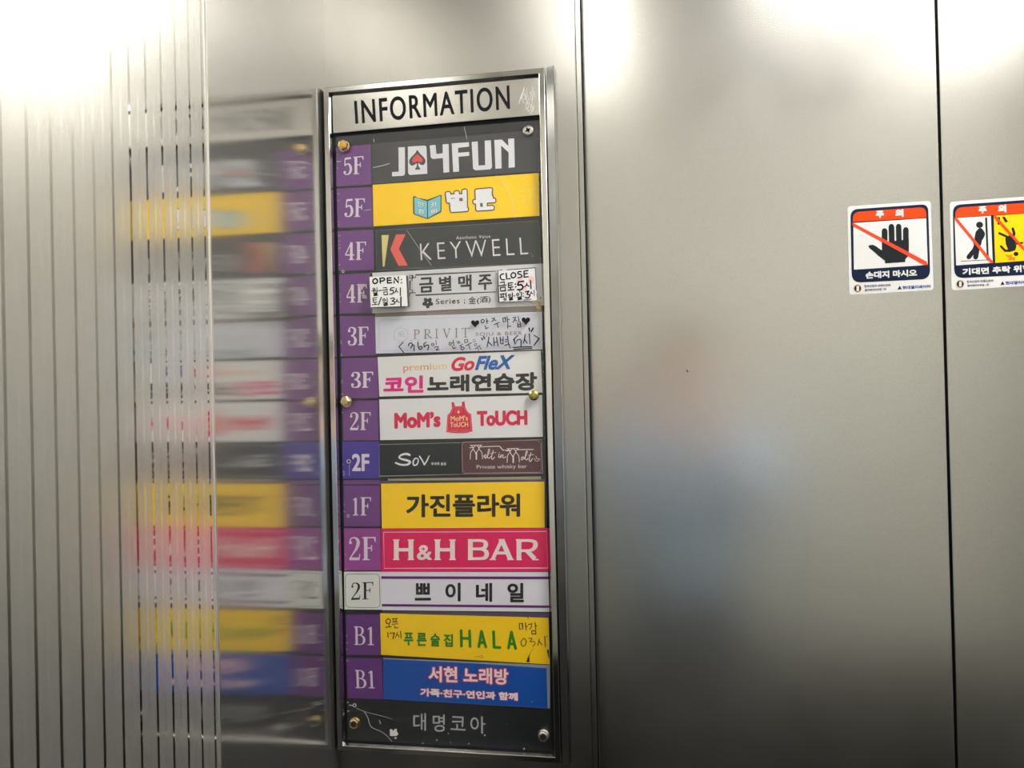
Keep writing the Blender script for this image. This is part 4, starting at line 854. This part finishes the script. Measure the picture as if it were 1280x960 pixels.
def f(bm):
    H = lambda pts, w, m=3: stroke(bm, [T2(p) for p in pts], w / 6.86, YSP - .0002, m)
    disc(bm, *T2((618, 565)), 21 / 6.86, YSP - .0002, 3, 18, 18 / 6.86)
    flat(bm, [T2(p) for p in ((525, 430), (560, 405), (610, 440), (622, 500), (610, 535), (575, 545), (550, 530), (530, 480))], YSP - .0002, 3)
    H([(545, 420), (475, 388)], 20); H([(592, 430), (602, 385), (590, 350)], 24); H([(570, 538), (525, 538), (488, 500)], 20); H([(610, 480), (672, 470)], 16)
    flat(bm, [T2(p) for p in ((455, 250), (480, 248), (482, 310), (460, 318))], YSP - .0002, 3); flat(bm, [T2(p) for p in ((498, 248), (520, 246), (550, 290), (525, 296))], YSP - .0002, 3)
    flat(bm, [T2(p) for p in ((525, 568), (555, 578), (585, 570), (580, 590), (612, 600), (606, 630), (590, 615), (548, 620), (560, 600), (540, 592))], YSP - .0002, 9)
printed('falling_pictogram', st, SM, f)
def f(bm):
    flat(bm, [T2(p) for p in ((90, 250), (108, 252), (424, 636), (414, 645), (396, 640), (92, 270))], YSP - .0004); flat(bm, [T2(p) for p in ((428, 240), (446, 238), (768, 600), (770, 618), (752, 612), (430, 256))], YSP - .0004)
printed('slash', st, SRED, f)
# small chip in the left door's finish
bm = bmesh.new(); flat(bm, [(858, 461), (859.3, 463), (860.6, 465.5), (858.6, 465)], DY - 0.0003)
o = obj('paint_chip', bm, paint((52, 44, 32), 0.7)); o.parent = bpy.data.objects['door_1']; o['label'] = 'tiny dark nick in the door'

# ------------------------------------------------------------------ the person taking the picture, seen only as a soft reflection in the doors
def skin_mesh(name, verts, edges, radii, mat, parent, root=0, sub=2):
    me = bpy.data.meshes.new(name); me.from_pydata(verts, edges, []); o = bpy.data.objects.new(name, me); COL.objects.link(o)
    o.modifiers.new('skin', 'SKIN').use_smooth_shade = True
    for i, r in enumerate(radii):
        v = me.skin_vertices[0].data[i]; v.radius = (r, r) if not isinstance(r, tuple) else r; v.use_root = i == root
    m = o.modifiers.new('sub', 'SUBSURF'); m.levels = sub; m.render_levels = sub
    me.materials.append(mat); o.parent = parent; return o
PX, PY, PS = 0.51, -1.20, 0.94
person = empty('person', (PX, PY, 0.0)); tag(person, 'person in a pale blue shirt and grey trousers holding up a phone to the sign', 'person')
person.scale = (PS, PS, PS)
V = [(0, 0, .93), (0, -.01, 1.10), (0, -.01, 1.27), (0, 0, 1.40), (0, .015, 1.47), (0, .03, 1.52), (0, .04, 1.60), (0, .03, 1.66),      # pelvis to crown
     (-.17, 0, 1.37), (-.24, .06, 1.22), (-.215, .235, 1.475), (.17, 0, 1.37), (.21, .09, 1.19), (.02, .245, 1.465),
     (-.09, 0, .86), (-.10, .02, .48), (-.10, -.02, .09), (-.10, .13, .03), (.09, 0, .86), (.10, .02, .48), (.10, -.02, .09), (.10, .13, .03)]
Ed = [(0, 1), (1, 2), (2, 3), (3, 4), (4, 5), (5, 6), (6, 7), (3, 8), (8, 9), (9, 10), (3, 11), (11, 12), (12, 13), (0, 14), (14, 15), (15, 16), (16, 17), (0, 18), (18, 19), (19, 20), (20, 21)]
Rd = [(.15, .10), (.135, .095), (.155, .105), (.12, .08), .052, .065, (.078, .092), (.05, .06), .055, .042, .028, .055, .042, .028, .085, .058, .042, .035, .085, .058, .042, .035]
SKIN = paint((240, 196, 174), 0.5); SHIRT = paint((196, 224, 255), 0.8)
body = skin_mesh('body', V, Ed, Rd, SKIN, person)
shirt = skin_mesh('shirt', [(0, 0, .86), (0, -.01, 1.10), (0, -.01, 1.27), (0, 0, 1.40), (0, .012, 1.465), (-.17, 0, 1.38), (-.24, .06, 1.22), (-.222, .19, 1.40), (.17, 0, 1.38), (.21, .09, 1.19), (.08, .19, 1.37)],
    [(0, 1), (1, 2), (2, 3), (3, 4), (3, 5), (5, 6), (6, 7), (3, 8), (8, 9), (9, 10)], [(.175, .125), (.16, .12), (.18, .13), (.15, .11), (.072, .072), .075, .06, .046, .075, .06, .046], SHIRT, person, root=2)
trousers = skin_mesh('trousers', [(0, 0, 1.06), (0, 0, .88), (-.09, 0, .76), (-.10, .02, .48), (-.10, -.01, .08), (.09, 0, .76), (.10, .02, .48), (.10, -.01, .08)], [(0, 1), (1, 2), (2, 3), (3, 4), (1, 5), (5, 6), (6, 7)], [(.15, .11), (.16, .115), .10, .074, .06, .10, .074, .06], paint((92, 92, 96), 0.8), person, root=1)
for sx in (-1, 1): skin_mesh('shoe', [(sx * .10, -.05, .045), (sx * .10, .06, .045), (sx * .10, .16, .03)], [(0, 1), (1, 2)], [.075, .075, .06], paint((30, 30, 32), 0.5), person)
bm = bmesh.new(); bmesh.ops.create_uvsphere(bm, u_segments=24, v_segments=16, radius=1.0, matrix=Matrix.Translation((0, .008, 1.618)) @ Matrix.Diagonal((.094, .108, .112, 1)))
bmesh.ops.delete(bm, geom=[v for v in bm.verts if v.co.z < 1.50 or (v.co.y > .045 and v.co.z < 1.665)], context='VERTS'); obj('hair', bm, paint((28, 22, 20), 0.6), person, True)
for sx in (-1, 1):
    bm = bmesh.new(); bmesh.ops.create_uvsphere(bm, u_segments=10, v_segments=6, radius=.009, matrix=Matrix.Translation((sx * .03, .125, 1.605))); obj('eye', bm, paint((30, 24, 22), 0.3), person, True)
skin_mesh('nose', [(0, .12, 1.60), (0, .143, 1.568)], [(0, 1)], [.008, .013], SKIN, person, sub=1)
bm = bmesh.new(); bmesh.ops.create_uvsphere(bm, u_segments=12, v_segments=6, radius=.02, matrix=Matrix.Translation((0, .118, 1.545)) @ Matrix.Diagonal((1, .3, .3, 1))); obj('mouth', bm, paint((168, 92, 88), 0.5), person, True)
for hx, sgn in ((-.225, 1), (.025, -1)):                      # hands: palm, four curled fingers and a thumb round the phone edge
    x = hx
    pv = [(x, .215, 1.375), (x + sgn * .012, .232, 1.41), (x + sgn * .014, .236, 1.455)]; pe = [(0, 1), (1, 2)]; pr = [(.026, .02), (.034, .016), (.036, .014)]
    for k in range(4):
        b_ = len(pv); z = 1.41 + k * .018; ln = (.9, 1.0, .96, .8)[k]
        pv += [(x + sgn * .014, .238, z), (x + sgn * .022, .256 + .006 * ln, z + .004), (x + sgn * .036, .2605, z + .006), (x + sgn * (.05 + .006 * ln), .258, z + .005)]
        pe += [(1 if k < 2 else 2, b_), (b_, b_ + 1), (b_ + 1, b_ + 2), (b_ + 2, b_ + 3)]; pr += [.010, .009, .0085, .007]
    b_ = len(pv); pv += [(x + sgn * .02, .225, 1.40), (x + sgn * .04, .232, 1.435), (x + sgn * .055, .238, 1.458)]; pe += [(0, b_), (b_, b_ + 1), (b_ + 1, b_ + 2)]; pr += [.013, .010, .008]
    skin_mesh('hand', [(q[0], q[1] + .02, q[2] + .105) for q in pv], pe, pr, SKIN, person)
ph = box('phone', 0.340, 0.500, -0.9535, -0.9455, 1.413, 1.487, paint((196, 186, 184), 0.3), None, 0.003)
tag(ph, 'pale cased phone held level in both hands of the person', 'phone')
bm = bmesh.new(); add_box(bm, 0.346, 0.494, -0.9537, -0.9535, 1.418, 1.482); obj('screen', bm, paint((60, 62, 66), 0.15), ph)
